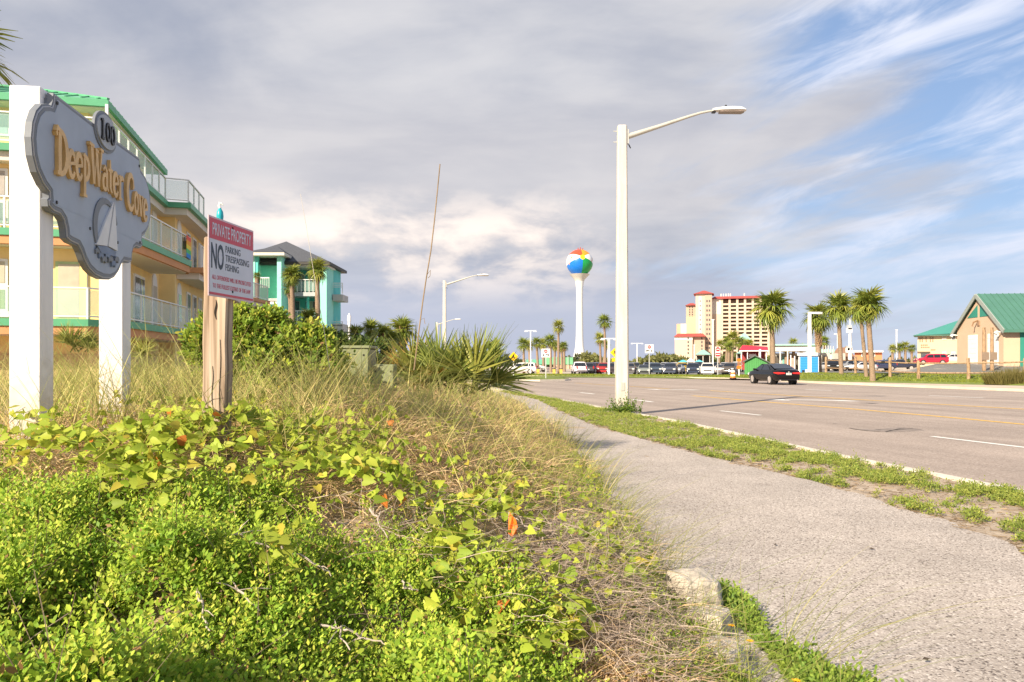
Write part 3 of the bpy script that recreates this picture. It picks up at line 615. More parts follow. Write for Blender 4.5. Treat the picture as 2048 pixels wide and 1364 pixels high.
def win_end(px0, px1, py0, py1, fill=GLASSD, frame=WTRIM, a=-.8, mull=0, fw=.09):
    b0, b1 = b_from(px0, a), b_from(px1, a); z1, z0 = z_at(py0, a, b0), z_at(py1, a, b0)
    f = MB().box(b0, b1, a-.06, a+.05, z0, z1).build('window_frame', frame, condo)
    n = mull+1; w = (b1-b0-fw*(n+1))/n
    for i in range(n): MB().box(b0+fw+i*(w+fw), b0+fw+i*(w+fw)+w, a-.075, a-.061, z0+fw, z1-fw).build('pane', fill, f)
    return f
win_end(112, 166, 523, 640, BLIND, PALEG); win_end(158, 176, 523, 640, YEL, WTRIM, fw=.02)
win_end(-60, 17, 516, 570, BLIND); win_end(-60, 17, 573, 622, mat('green_blind', (.20, .28, .07), .6, .2, 3.), WTRIM)
win_end(-60, 17, 334, 392, mat('grey_blind', (.40, .36, .32), .6, .1), WTRIM); win_end(-60, 17, 398, 444, GLASSD, WTRIM, mull=1)
win_end(-60, 22, 222, 268, mat('teal_curtain', (.25, .42, .38), .7, .2, 1.5), WTRIM, a=2.6, mull=2)
win_end(-60, 20, 622, 634, WTRIM, WTRIM, fw=.01)
def win_side(px0, px1, z0, z1, b=-.9, fill=GLASSD, mull=1, arch=False):
    a0, a1 = a_from(px0, b), a_from(px1, b); f = MB().box(b-.05, b+.06, a0, a1, z0, z1).build('window_frame', WTRIM, condo); n = mull+1; fw = .12; w = (a1-a0-fw*(n+1))/n
    for i in range(n): MB().box(b+.061, b+.075, a0+fw+i*(w+fw), a0+fw+i*(w+fw)+w, z0+fw, z1-fw).build('pane', fill, f)
    if arch: MB().ext([((a0+a1)/2+(a1-a0)/2*math.cos(t*math.pi/8), (a1-a0)/2*math.sin(t*math.pi/8)) for t in range(9)], (b, 0, z1), (0, 1, 0), (0, 0, 1), (1, 0, 0), 0, .05).build('arch', WTRIM, f)
for zf in (3.07, 6.12):
    win_side(266, 287, zf, zf+2.15); win_side(303, 312, zf, zf+2.1, -.9, BLIND, 0, True)
    win_side(354, 361, zf+.5, zf+1.9, -.2, GLASSD, 0, True); win_side(372, 379, zf, zf+2.1, -.2); win_side(384, 391, zf, zf+2.1, -.2); win_side(396, 402, zf, zf+2.1, -.2, BLIND)
k = MB(); y = a_from(366, -.2); k.box(-.2, .02, y-.12, y+.12, 7.2, 7.6); k.bar((-.1, y, 7.6), (-.1, y, 7.8), .3, .05); k.build('wall_lantern', BLACK, condo)
# towel over the second-floor railing
z0 = 6.25; tw = thing('beach_towel', 'rainbow striped beach towel hung over the second-floor balcony railing', 'towel', CO, CA)
for i, c in enumerate([(.75, .12, .08), (.8, .34, .05), (.8, .62, .08), (.1, .5, .18), (.05, .25, .6)]):
    MB().box(.845, .87, 5.15, 6.15, z0+.85-.19*(i+1), z0+.85-.19*i).build('stripe', mat('towel_%d' % i, c, .9, .08, 3), tw)
# teal ornament on the roof edge behind the warning sign
fp = P(440, 432, 44); fin = thing('roof_ornament', 'small teal and white bird ornament above the warning sign', 'ornament', fp)
k = MB(); k.lathe([(.02, -1.2), (.16, -.35), (.2, 0), (.17, .25), (.08, .42), (.03, .55)], 12); k.build('body', mat('teal_glaze', (.02, .36, .42), .3), fin, smooth=True)
k = MB(); k.tube([(0, 0, .45), (-.06, 0, .6), (-.02, 0, .74), (.1, 0, .7), (.2, 0, .6)], [.08, .08, .09, .07, .015], 8); k.build('head', WTRIM, fin, smooth=True)

# ================================================================ TURQUOISE BUILDING
DT = 70.; S = F/DT
TURQ = mat('turquoise_stucco_lit', (.32, .72, .60), .85, .06, 1., .1, 20); TEAL = mat('turquoise_stucco_shaded', (.13, .55, .50), .85, .06, 1.); SHING = mat('slate_shingles', (.075, .08, .095), .8, .2, 6, .4, 20, stretch=(1, 1, 4))  # turquoise is the wall's lit tone, teal its recess shade, as separate colours
tq = thing('turquoise_house', 'turquoise three-storey beach house with dark grey hipped roof beyond the bush', 'building', P(590, 722, DT)-Vector((0, 0, H)))
def tx(px): return (px-590)/S
def tz(py): return H-(py-HZ)/S
def tb(name, px0, px1, py0, py1, y0, y1, m, parent=tq): return MB().box(tx(px0), tx(px1), y0, y1, tz(py1), tz(py0)).build(name, m, parent)
tb('wall', 470, 652, 524, 757, 3.2, 6, TEAL); tb('bay_side_wall', 470, 519, 515, 757, -1.2, 3.19, TURQ); tb('bay_back_wall', 519, 562, 515, 757, .5, 3.18, mat('bay_stucco_lit', (.24, .72, .55), .85, .05))  # aqua colour paints the bay back wall as sunlit
tb('column', 562, 570.5, 515, 757, -1.2, 3.17, TURQ); tb('corner_panel', 629, 651, 525, 757, .4, 3.19, TURQ)
tb('column', 519, 524, 515, 757, -1.15, -.8, TEAL); tb('column', 606, 610, 590, 757, 1.2, 1.5, TEAL)
for y0, y1 in ((586, 592), (647, 655), (708, 716)):
    tb('balcony_slab', 571, 628, y0-3, y1-1, .6, 3.18, mat('slab_grey', (.42, .44, .44), .8, .05)); tb('bay_slab', 545, 561.5, y0+14, y1+18, -1.15, .49, WTRIM)
    tb('side_balcony', 652.3, 673, y0-2, y1+5, 2.5, 5, mat('side_slab', (.50, .47, .43), .8, .05))
for y0 in (557, 620, 682):
    r = tb('top_rail', 571, 628, y0, y0+1.6, .62, .70, WTRIM)
    for px in range(574, 628, 8): tb('baluster', px, px+1.1, y0+1.6, y0+27, .63, .68, WTRIM)
    tb('rail_glass', 571, 628, y0+4, y0+24, .69, .70, PANE)
for y0 in (560, 640):
    for j in range(3): tb('side_rail', 652.5, 672.5, y0+4*j, y0+4*j+1.4, 2.5, 2.6, WTRIM)
    tb('side_rail_post', 671.3, 672.6, y0, y0+22, 2.61, 2.7, WTRIM)
for y0 in (608, 672): 
    for j in (0, 4): tb('bay_rail', 545, 561.8, y0-9+j, y0-7+j, -1.15, -1.05, WTRIM)
tb('bay_rail', 520, 546, 557, 559, -1.1, -1.0, WTRIM)
for px in range(521, 546, 4): tb('bay_baluster', px, px+.8, 559, 578, -1.09, -1.03, WTRIM)
for a, b, m in ((573, 580, GLASSD), (594, 599, GLASSD), (600, 607, BLIND), (614, 622, BLIND), (609, 613, GLASSD)):
    for y0 in (598, 662): 
        f = tb('door', a-.6, b+.6, y0-1, y0+42, 3.1, 3.2, WTRIM); tb('door_pane', a, b, y0, y0+42, 3.05, 3.09, m, f)
for a, b in ((575, 590), (600, 622)):
    f = tb('door', a-.6, b+.6, 541, 584, 3.1, 3.2, WTRIM); tb('door_pane', a, b, 542, 584, 3.05, 3.09, GLASSD, f)
k = MB(); zE = tz(524); xa, xb = tx(450), tx(661); A = (tx(552), 3.2, 13.05)
k.add([(xa, -.3, zE), (xb, -.3, zE), (xb, 7, zE), (xa, 7, zE), A], [(0, 1, 4), (1, 2, 4), (2, 3, 4), (3, 0, 4), (0, 3, 2, 1)]); k.build('roof', SHING, tq)
k = MB(); k.box(xa, xb, -.32, 7, zE-.26, zE-.02); k.build('eave_board', mat('eave_dark', (.05, .045, .04), .6), tq); tb('frieze', 571, 655, 529, 533, .2, 3.1, WTRIM)
k = MB(); zB = tz(510); x0, x1 = tx(500), tx(581); k.add([(x0, -1.9, zB), (x1, -1.9, zB), (x1, 6, zB), (x0, 6, zB), ((x0+x1)/2+.2, 1.4, zB+1.0), ((x0+x1)/2+.2, 6, zB+1.0)], [(0, 1, 4), (1, 2, 5, 4), (3, 0, 4, 5), (0, 3, 2, 1)]); k.build('bay_roof', SHING, tq)
MB().box(x0+.02, x1-.02, -1.87, 5, zB-.28, zB-.02).build('bay_eave', mat('eave_cream', (.62, .58, .50), .7, .05), tq)
# ================================================================ UTILITY BOXES
OLIVE = mat('olive_enamel', (.215, .235, .125), .5, .1, 5, .05, 30)
def ubox(px0, px1, py0, d, h, dep, label, lid=True):
    a = P(px0, py0, d); b = P(px1, py0, d); w = b.x-a.x; g = thing('utility_cabinet', label, 'utility box', (a.x, d, a.z-h))
    MB().box(0, w, 0, dep, -.3, h-.05).build('cabinet', OLIVE, g, bevel=.012)
    if lid: MB().box(-.02, w+.02, -.02, dep+.02, h-.045, h+.0).build('lid', OLIVE, g, bevel=.008); MB().box(w*.5, w*.505, -.004, .0, 0, h-.1).build('door_seam', BLACK, g)
    MB().box(w*.08, w*.1, -.025, 0, h*.45, h*.6).build('handle', BLACK, g)
    for x in (.12, .88): MB().box(w*x-.012, w*x+.012, -.008, 0, h-.16, h-.136).build('rivet', BLACK, g)
ubox(655, 737, 691, 12., .85, .7, 'large olive green transformer cabinet with flat lid beyond the leafy bush')
ubox(746, 787, 722, 11., .7, .35, 'smaller olive green utility pedestal beside the yellowing palmetto', False)
# ================================================================ STREET LAMPS
PCON = mat('pole_concrete', (.56, .52, .46), .85, .17, 2.6, .35, 50, stretch=(2.5, 2.5, .3)); grime(PCON, -.1, .9, (.30, .25, .17), .6, 5.); ALU = mat('lamp_aluminium', (.55, .54, .48), .45, .08, 3, metal=.35)
LHEAD = mat('lamp_head_white', (.76, .75, .72), .4, .05); LENS = mat('lamp_lens', (.22, .17, .14), .25, .3, 20)
def street_lamp(loc, hp, label, w0=.40, w1=.285, reach=2.75):
    g = thing('street_lamp', label, 'street lamp', loc, 0, 'street lamps along the kerb')
    k = MB(); ch = .22
    def octo(w, z): a = w/2; c = a*(1-ch*1.2); return [(a, -c, z), (a, c, z), (c, a, z), (-c, a, z), (-a, c, z), (-a, -c, z), (-c, -a, z), (c, -a, z)]
    vs = octo(w0, -.3)+octo(w0*.5+w1*.5, hp*.5)+octo(w1, hp-.02)+octo(w1*.9, hp); fs = [(8*j+i, 8*j+(i+1) % 8, 8*j+8+(i+1) % 8, 8*j+8+i) for j in range(3) for i in range(8)]+[(7, 6, 5, 4, 3, 2, 1, 0), tuple(range(24, 32))]
    k.add(vs, fs); k.build('pole', PCON, g)
    k = MB(); x0 = w1/2; k.tube([(x0, 0, hp-.33), (x0+reach*.35, 0, hp-.02), (x0+reach*.70, 0, hp+.30), (x0+reach*.82, 0, hp+.40), (x0+reach*.92, 0, hp+.455), (x0+reach, 0, hp+.47)], [.085, .062, .046, .04, .036, .034], 10); arm = k.build('arm', ALU, g, smooth=True)
    MB().box(x0-.01, x0+.05, -.09, .09, hp-.55, hp-.12).build('mounting_plate', ALU, g)
    for z in (hp-.16, hp-.49): MB().bar((-x0-.12, 0, z), (-x0+.05, 0, z), .02, .02).build('bolt', ALU, g)
    MB().box(-.055, .055, -w0*.5-.012, -w0*.5+.02, .75, 1.0).build('access_cover', ALU, g)
    MB().bar((x0+.06, 0, hp-.56), (x0+.12, 0, hp-.68), .03, .03).build('cable_clamp', BLACK, g)
    hx = x0+reach-.12; k = MB(); n = 12; prof = [(0, .10, .045, .0), (.12, .12, .06, .0), (.35, .17, .08, .0), (.6, .19, .085, -.0), (.85, .18, .075, .0), (.97, .12, .04, .0), (1.0, .05, .015, 0)]
    vs = []
    for (t, hw, th, o) in prof:
        for j in range(n):
            a = 2*math.pi*j/n; c, s_ = math.cos(a), math.sin(a); vs.append((hx+t*1.02, hw*c, hp+.47+(th*s_*1.5 if s_ > 0 else th*s_*.55)))
    fs = [(n*i+j, n*i+(j+1) % n, n*i+n+(j+1) % n, n*i+n+j) for i in range(len(prof)-1) for j in range(n)]+[tuple(range(n)), tuple(range(n*(len(prof)-1), n*len(prof)))]
    k.add(vs, fs); hd = k.build('lamp_head', LHEAD, g, smooth=True)
    MB().prism([(hx+.2, -.13), (hx+.9, -.15), (hx+.96, 0), (hx+.9, .15), (hx+.2, .13)], hp+.405, hp+.44).build('lens', LENS, hd)
    k = MB(); k.lathe([(.035, 0), (.035, .05), (.028, .075)], 10, (hx+.40, 0, hp+.565)); k.build('photocell', BLACK, hd)
    MB().box(hx-.03, hx+.08, -.05, .05, hp+.395, hp+.44).build('hinge', BLACK, hd)
b0 = G(1244, 830); street_lamp((b0.x, b0.y, .0), 8.83, 'tall concrete street lamp standing on the weedy verge beside the kerb')
street_lamp((P(889, 722, 66).x, 66, -.2), 8.75, 'second street lamp beyond the palmetto, seen above its leaves', .36, .25, 2.8)
street_lamp((P(874, 722, 122).x, 122, -.3), 8.1, 'farthest and smallest street lamp just left of the one above the palmetto', .36, .25, 2.8)

# ================================================================ WATER TOWER
dW = 300.; SW = F/dW; wt = thing('water_tower', 'beach ball water tower on a slender white flared stem', 'water tower', P(1159.3, 722, dW)-Vector((0, 0, H+.3)))
def wz(py): return H+.3-(py-HZ)/SW
WTW = mat('tower_white', (.70, .69, .67), .5, .03, .3)
k = MB(); k.lathe([(r/SW, wz(y)) for r, y in [(19.5, 737), (18, 730), (15.6, 720), (12.3, 710), (9.8, 700), (8.2, 689), (7.4, 672), (6.9, 640), (6.5, 600), (6.9, 578), (8.2, 566), (8.8, 562.6)]], 32); stem = k.build('stem', WTW, wt, smooth=True)
k = MB(); k.lathe([(r/SW, wz(y)) for r, y in [(8.8, 562.6), (10, 559.6), (13.6, 555.5), (17.5, 551.5), (20.2, 548.6)]], 32); k.build('bowl_cone', mat('tower_cream', (.60, .575, .53), .6, .04, .3), wt, smooth=True)
BC = Vector((0, 0, wz(525.3))); BR = 26.6/SW; AX = Vector((.15, -1, .32)).normalized(); RX = Vector((1, .15, 0)).normalized(); RX = (RX-AX*RX.dot(AX)).normalized(); RY = AX.cross(RX); RY = RY if RY.z > 0 else -RY
def spatch(t0, t1, p0, p1, r, nt, npn):
    k = MB(); vs = []
    for i in range(nt+1):
        th = math.radians(t0+(t1-t0)*i/nt)
        for j in range(npn+1):
            ph = math.radians(p0+(p1-p0)*j/npn); vs.append(BC+(AX*math.cos(th)+(RX*math.cos(ph)+RY*math.sin(ph))*math.sin(th))*r)
    fs = [(i*(npn+1)+j, i*(npn+1)+j+1, (i+1)*(npn+1)+j+1, (i+1)*(npn+1)+j) for i in range(nt) for j in range(npn)]; k.add(vs, fs); return k
for (p0, p1, c) in ((35, 90, (.85, .30, .02)), (90, 150, (.78, .07, .03)), (150, 193, (.82, .80, .77)), (193, 270, (.01, .17, .62)), (270, 345, (.01, .30, .07)), (345, 395, (.80, .78, .75))):
    spatch(11, 172, p0, p1, BR, 22, 10).build('ball_panel', mat('ball_%d' % p0, c, .35, .03, .3), wt, smooth=True)
spatch(.1, 11, 0, 360, BR*1.001, 4, 24).build('ball_cap', mat('ball_yellow', (.85, .62, .02), .35, .03), wt, smooth=True)
LGOLD = mat('ball_lettering', (.62, .30, .08), .5, .1)
for t, p, w, h in ((50, 172, 5, 7), (56, 160, 4, 4), (62, 190, 5, 4), (70, 196, 4, 6), (42, 180, 4, 3), (66, 176, 3, 6), (52, 350, 5, 5), (58, 2, 4, 5), (63, 12, 4, 4)):
    spatch(t-h/2, t+h/2, p-w*1.3, p+w*1.3, BR*1.006, 2, 3).build('ball_lettering', LGOLD, wt)
for x, h in ((-.6, 1.2), (.3, 1.6), (1.2, .9)): MB().bar((x, 0, BC.z+BR-.15), (x, 0, BC.z+BR+h*.5), .3, .3).build('beacon', mat('beacon_red', (.35, .05, .03), .6), wt)
MB().box(.9, 1.9, -2.62-.35, -2.0, wz(722), wz(712)).build('stem_door', mat('door_grey', (.3, .3, .33), .6), wt)

# ================================================================ PALMS
def fan(seed, nl=18, spread=140, Lf=1., pet=.8, droop=.45, S=3, w=.085, col=((.05, .10, .015), (.13, .19, .03)), stiff=False):
    r = np.random.default_rng(seed); th = np.radians(np.linspace(-spread, spread, nl)+r.normal(size=nl)*3)
    d = np.stack([np.cos(th), np.sin(th), .22*np.abs(np.sin(th))+r.normal(size=nl)*.06], 1); d = unit(d); hub = np.tile([[pet, 0, 0]], (nl, 1))
    Ln = Lf*(.72+.28*np.cos(th*.8))*(.9+.2*r.random(nl)); bend = np.zeros((nl, 3)); bend[:, 2] = -droop*(.6+.8*r.random(nl)); bend[:, 0] = -.05
    t = r.random((nl, 1)); C = (np.array(col[0])*(1-t)+np.array(col[1])*t)*(1+.12*r.normal(size=(nl, 1)))
    V, Fc, C = ribbons(hub, d, Ln, np.full(nl, w*Lf), bend, S, .92, np.clip(C, .003, 1), face=np.tile([[0, 0, 1.]], (nl, 1))+r.normal(size=(nl, 3))*.25)
    Vp, Fp, Cp = ribbons(np.zeros((1, 3)), np.array([[1., 0, 0]]), np.array([pet]), np.array([.05]), np.array([[0, 0, 0.]]), 1, .3, np.array([[.14, .15, .04]]), face=np.array([[0, 0, 1.]]))
    return cat([(V, Fc, C), (Vp, Fp, Cp)])
def frond_frames(nf, seed, lo=-55, hi=80, pw=1.0):
    r = np.random.default_rng(seed); fr = []
    for i in range(nf):
        t = (i+.5)/nf; el_ = math.radians(hi+(lo-hi)*t**pw+r.normal()*7); az = i*2.39996+r.normal()*.2
        x = Vector((math.cos(az)*math.cos(el_), math.sin(az)*math.cos(el_), math.sin(el_))); up = Vector((0, 0, 1)) if abs(el_) < 1.2 else Vector((-math.cos(az), -math.sin(az), 0))
        y = up.cross(x).normalized(); z = x.cross(y); z = z if z.z >= 0 or abs(el_) > 1.2 else -z
        fr.append((Matrix((x, y, z)).transposed(), t, r.random()))
    return fr
def crown_arrays(nf, seed, col, droop=.5, nl=14, S=2, dead=0., w=.1, pw=1.0, lo=-55, skirt=((.20, .13, .05), (.32, .22, .09))):
    parts = []
    for i, (M, t, q) in enumerate(frond_frames(nf, seed, lo=lo, pw=pw)):
        c = skirt if t > 1-dead else col
        V, Fc, C = fan(seed*100+i, nl, 135, .62, .44, droop*(.6+t*.8), S, w, c)
        s = 1.+.3*q; parts.append(((V*s) @ np.array(M).T, Fc, C))
    return cat(parts)
TRUNK = mat('palm_trunk', (.27, .19, .13), .95, .3, 8, .7, 25, stretch=(1, 1, 2.5)); BOOT = mat('palm_boots', (.30, .19, .10), .95, .35, 9)
CROWN = {}
GREENP = ((.12, .18, .03), (.30, .34, .06)); YGP = ((.22, .26, .04), (.46, .45, .09))
def crown_mesh(v):
    if v not in CROWN:
        o = npmesh('crown', *crown_arrays(28, 40+v, GREENP if v % 2 else YGP, .5, 14, 2, .08, .14), FROND); me = o.data; bpy.data.objects.remove(o); CROWN[v] = me
    return CROWN[v]
FANS = {}
def fan_mesh(v, col, droop, nl=18, S=3, w=.085, spread=140, Lf=.62, pet=.42, mt=None):
    if v not in FANS:
        o = npmesh('frond', *fan(v, nl, spread, Lf, pet, droop, S, w, col), mt or FROND); FANS[v] = o.data; bpy.data.objects.remove(o)
    return FANS[v]
def palm(label, bx, cx, cy, rpx, d, tw, group, near=False, boots=False, base=None, cv=None, second=None, skirt=False, seed=1):
    b = P(bx, 722, d); zb = gz(b.x, d) if base is None else base
    g = thing('palm_tree', label, 'palm tree', (b.x, d, zb), 0, group); c = P(cx, cy, d)-Vector((b.x, d, zb)); R = rpx/F*d
    hb = c.z-R*.12
    k = MB(); n = 12; pts = []; rr = []
    for i in range(n+1):
        t = i/n; pts.append((c.x*t**1.4, .1*math.sin(t*3), hb*t-.25*(1-t))); rr.append(tw*(1.18-.3*t if t < .85 else .98+.1*(t-.85))*(1+.05*math.sin(i*2.4)))
    k.tube(pts, rr, 10); k.build('trunk', TRUNK, g, smooth=True)
    if boots:
        z0 = hb*.45; m = int((hb-z0)/.16)
        for i in range(m*5):
            t = i/(m*5); az = i*2.39996; z = z0+(hb-z0)*t; k2 = Vector((math.cos(az), math.sin(az), 0)); p = Vector((c.x*(z/hb)**1.4, 0, z))+k2*tw*.8
            k = MB(); k.hexa
            if i == 0: bm_ = MB().hexa([(-.05, 0, 0), (.05, 0, 0), (.05, .05, 0), (-.05, .05, 0), (-.03, .12, .28), (.03, .12, .28), (.03, .15, .27), (-.03, .15, .27)]).mesh('boot')
            link('boot', bm_, BOOT, g, p, (random.uniform(-.2, .2), 0, az-math.pi/2), 1.2)
    if near:
        for i, (M, t, q) in enumerate(frond_frames(33, seed, lo=-64, pw=.85)):
            cc = ((.20, .13, .05), (.32, .22, .08)) if (skirt and t > .9) else (GREENP if (i+seed) % 3 else YGP)
            vv = 500+(i % 3)+10*int(t*3)+(100 if cc[0][0] > .15 else (40 if cc is YGP else 0))
            me = fan_mesh(vv, cc, .30+.6*t, 24, 3, .135, 150)
            o = link('frond', me, None, g); o.matrix_local = Matrix.Translation((c.x, .1*math.sin(3), hb+R*.05)) @ M.to_4x4() @ Matrix.Diagonal((*(R*(.92+.3*q),)*3, 1))
    else:
        link('crown', crown_mesh(cv if cv is not None else random.randrange(6)), None, g, (c.x, .1*math.sin(3), hb+R*.1), (0, 0, random.random()*6.28), R*.98)
    return g
GR1 = 'palms on the far side of the road'
palm('large cabbage palm with straight trunk rising behind the black car', 1547, 1543, 612, 44, 78, .25, GR1, True, seed=1)
palm('stout palm with shaggy leaf-base trunk behind the blue and white kiosk', 1638, 1636, 630, 36, 80, .27, GR1, True, boots=True, seed=2)
palm('palm with a dead yellow skirt standing just behind the rail fence', 1683, 1677, 612, 36, 68, .17, GR1, True, seed=3, skirt=True)
palm('leaning palm in front of the fence with the fullest crown', 1746, 1735, 607, 40, 60, .19, GR1, True, seed=4)
palm('dark-trunked palm leaning behind the fullest-crowned palm by the fence', 1733, 1720, 614, 30, 64, .14, GR1, True, seed=5)
GT = 'palms around the water tower'
for i, (bx, cx, cy, r, d, lb) in enumerate([(1117, 1117, 653, 14, 128, 'tallest slender palm just left of the water tower'), (1211, 1209, 643, 15.5, 125, 'tall palm just right of the water tower stem'),
    (1202, 1200, 678, 13, 128, 'shorter palm under the tall palm right of the tower'), (1048, 1047, 688, 14, 120, 'leftmost palm of the clump left of the tower'), (1060, 1058, 691, 11, 140, 'small palm beside the leftmost of the tower clump'),
    (1076, 1073, 686, 12, 140, 'third palm from the left in the tower clump'), (1087, 1086, 688, 12, 150, 'dark palm in the middle of the tower clump'), (1102, 1101, 682, 15, 140, 'broad palm left of the tallest slender palm'),
    (1109, 1110, 692, 11, 150, 'low palm half hidden behind the tallest slender palm'), (1129, 1128, 692, 10.5, 150, 'small palm right of the tallest slender palm'), (1124, 1123, 696, 9, 160, 'smallest palm between tallest palm and tower'), (1206, 1213, 690, 9, 150, 'small palm behind the trunk of the tall palm right of the tower')]):
    palm(lb, bx, cx, cy, r*1.1, d, .2*d/128, GT, cv=i % 6)
GL_ = 'palms beside the turquoise house'
palm('tall palm in front of the turquoise house, left of two', 587, 583, 548, 25, 62, .19, GL_, True, base=.6, seed=6)
palm('tall palm in front of the turquoise house, right of two', 636, 634, 537, 26, 60, .20, GL_, True, base=.6, seed=7)
palm('short palm between the trunks of the two tall house palms', 618, 617, 634, 24, 58, .24, GL_, True, base=.3, seed=8)
palm('small dark palm crown behind the left house palm', 582, 580, 578, 16, 66, .2, GL_, base=.6, cv=1)
palm('hanging-leaved palm at the edge of the warning sign', 512, 514, 552, 10, 64, .2, GL_, base=.6, cv=3)
GM = 'palm clump beyond the transformer cabinet'
for i, (cx, cy, r, d, lb) in enumerate([(712, 668, 27, 46, 'leftmost palm of the clump behind the transformer cabinet'), (742, 658, 24, 50, 'dark second palm from the left behind the cabinet'), (768, 668, 29, 44, 'middle palm with shaggy trunk behind the cabinet'), (803, 658, 32, 45, 'largest rightmost palm of the clump behind the cabinet'), (783, 676, 20, 42, 'low palm tucked in front of the largest clump palm')]):
    palm(lb, cx+2, cx, cy, r, d, .2, GM, True, base=.5, boots=i in (2, 3), seed=20+i)
palm('pale palm crown peeping over the right end of the palmetto', 990, 988, 697, 24, 70, .28, GM, True, base=.2, seed=31)
GH = 'palms in front of the hotel'
for i, (bx, cx, cy, r, d) in enumerate([(1438, 1440, 690, 12, 190), (1452, 1455, 684, 14, 185), (1464, 1466, 676, 17, 180), (1477, 1479, 684, 14, 190), (1490, 1491, 689, 13, 195), (1457, 1459, 693, 12, 175), (1502, 1500, 688, 11, 190)]):
    palm(['leftmost', 'second', 'tallest middle', 'fourth', 'fifth', 'low front', 'rightmost'][i]+' palm of the clump in front of the hotel wing', bx, cx, cy, r, d, .3, GH, cv=i % 6)
for i, (bx, cx, cy, r, d, lb) in enumerate([(1588, 1587, 686, 12, 150, 'palm in front of the mint pavilion, left of the tall white L-shaped lamp'), (1603, 1603, 696, 11, 150, 'smaller palm just left of the tall white L-shaped lamp'), (1572, 1573, 699, 10, 150, 'lowest palm in front of the mint pavilion'), (1650, 1648, 683, 14, 150, 'palm behind the shaggy-trunked palm'),
    (1786, 1785, 697, 10, 190, 'leftmost of the far palms beyond the fence'), (1800, 1799, 695, 11, 190, 'far palm beside the thin white pole'), (1811, 1811, 692, 11, 190, 'tallest of the far palms beyond the fence'), (1824, 1824, 697, 10, 190, 'rightmost far palm beside the cream building')]):
    palm(lb, bx, cx, cy, r, d, .3, 'small far palms', cv=i % 6)
# palm out of frame at the left whose leaf tips reach into the top corner
palm('palm whose dark leaf tips hang into the top left corner', -150, -126, 86, 130, 13, .17, 'single palm', True, base=1.0, seed=12)
# ================================================================ SIGNS, LAMPS AND SMALL THINGS ACROSS THE ROAD
GALV = mat('galvanised', (.52, .52, .52), .5, .08, 4, metal=.2)
SWHITE = mat('road_sign_white', (.80, .78, .76), .5, .03); SRED = mat('road_sign_red', (.62, .03, .04), .5, .05); SYEL = mat('road_sign_yellow', (.80, .50, .01), .5, .04); SORG = mat('cone_orange', (.85, .20, .02), .55, .08)
def circ(r, n=20, cx=0, cz=0): return [(cx+r*math.cos(2*math.pi*i/n), cz+r*math.sin(2*math.pi*i/n)) for i in range(n)]
def plate_(g, name, poly, y0, y1, m, o=(0, 0, 0)): k = MB(); k.ext(poly, o, (1, 0, 0), (0, 0, 1), (0, -1, 0), y0, y1); return k.build(name, m, g)
def turn_sign(px, py, w, ybase, d, label, flip=1):
    b = P(px, 722, d); zb = max(gz(b.x, d), 0)+.05; g = thing('road_sign', label, 'road sign', (b.x, d, zb), 0, 'white road signs'); s = d/F; z = P(px, py, d).z-zb; W2 = w*s/2
    MB().box(-.04, .04, 0, .06, -.2, z).build('post', GALV, g); p = plate_(g, 'panel', [(-W2, -W2), (W2, -W2), (W2, W2), (-W2, W2)], 0, .03, SWHITE, (0, 0, z))
    plate_(p, 'red_disc', circ(W2*.42, 20, 0, W2*.42), .032, .04, SRED, (0, 0, z)); plate_(p, 'white_bar', [(-W2*.24, W2*.35), (W2*.24, W2*.35), (W2*.24, W2*.49), (-W2*.24, W2*.49)], .042, .048, SWHITE, (0, 0, z))
    plate_(p, 'black_symbol', [(-W2*.7*flip, -W2*.35), (-W2*.45*flip, -W2*.2), (-W2*.45*flip, -W2*.7), (-W2*.7*flip, -W2*.75)], .032, .04, BLACK, (0, 0, z))
    plate_(p, 'black_symbol', [(-W2*.3*flip, -W2*.6), (W2*.1*flip, -W2*.25), (W2*.45*flip, -W2*.35), (W2*.7*flip, -W2*.2), (W2*.72*flip, -W2*.65), (W2*.5*flip, -W2*.7), (W2*.4*flip, -W2*.5), (0, -W2*.45)], .032, .04, BLACK, (0, 0, z))
turn_sign(1091.5, 706, 17, 760, 66, 'white no-entry turn sign standing on the traffic island', 1)
turn_sign(1298.5, 697.5, 17, 752, 84, 'white no-entry turn sign on the grass bank by the parked cars', -1)
b = P(1435.5, 722, 84); zb = gz(b.x, 84); g = thing('road_sign', 'tall white and red wrong-way sign left of the orange barrel', 'road sign', (b.x, 84, zb), 0, 'white road signs'); s = 84/F; z = P(0, 704, 84).z-zb
MB().box(-.05, .05, 0, .06, -.2, z+.4).build('post', GALV, g); p = plate_(g, 'panel', [(-.28, -.58), (.28, -.58), (.28, .58), (-.28, .58)], 0, .03, SWHITE, (0, 0, z))
plate_(p, 'red_disc', circ(.24, 20, 0, .30), .032, .04, SRED, (0, 0, z)); plate_(p, 'white_bar', [(-.17, .26), (.17, .26), (.17, .34), (-.17, .34)], .042, .05, SWHITE, (0, 0, z))
plate_(p, 'red_panel', [(-.24, -.5), (.24, -.5), (.24, -.08), (-.24, -.08)], .032, .04, SRED, (0, 0, z)); plate_(p, 'white_bar', [(-.2, -.31), (.2, -.31), (.2, -.22), (-.2, -.22)], .042, .05, SWHITE, (0, 0, z))
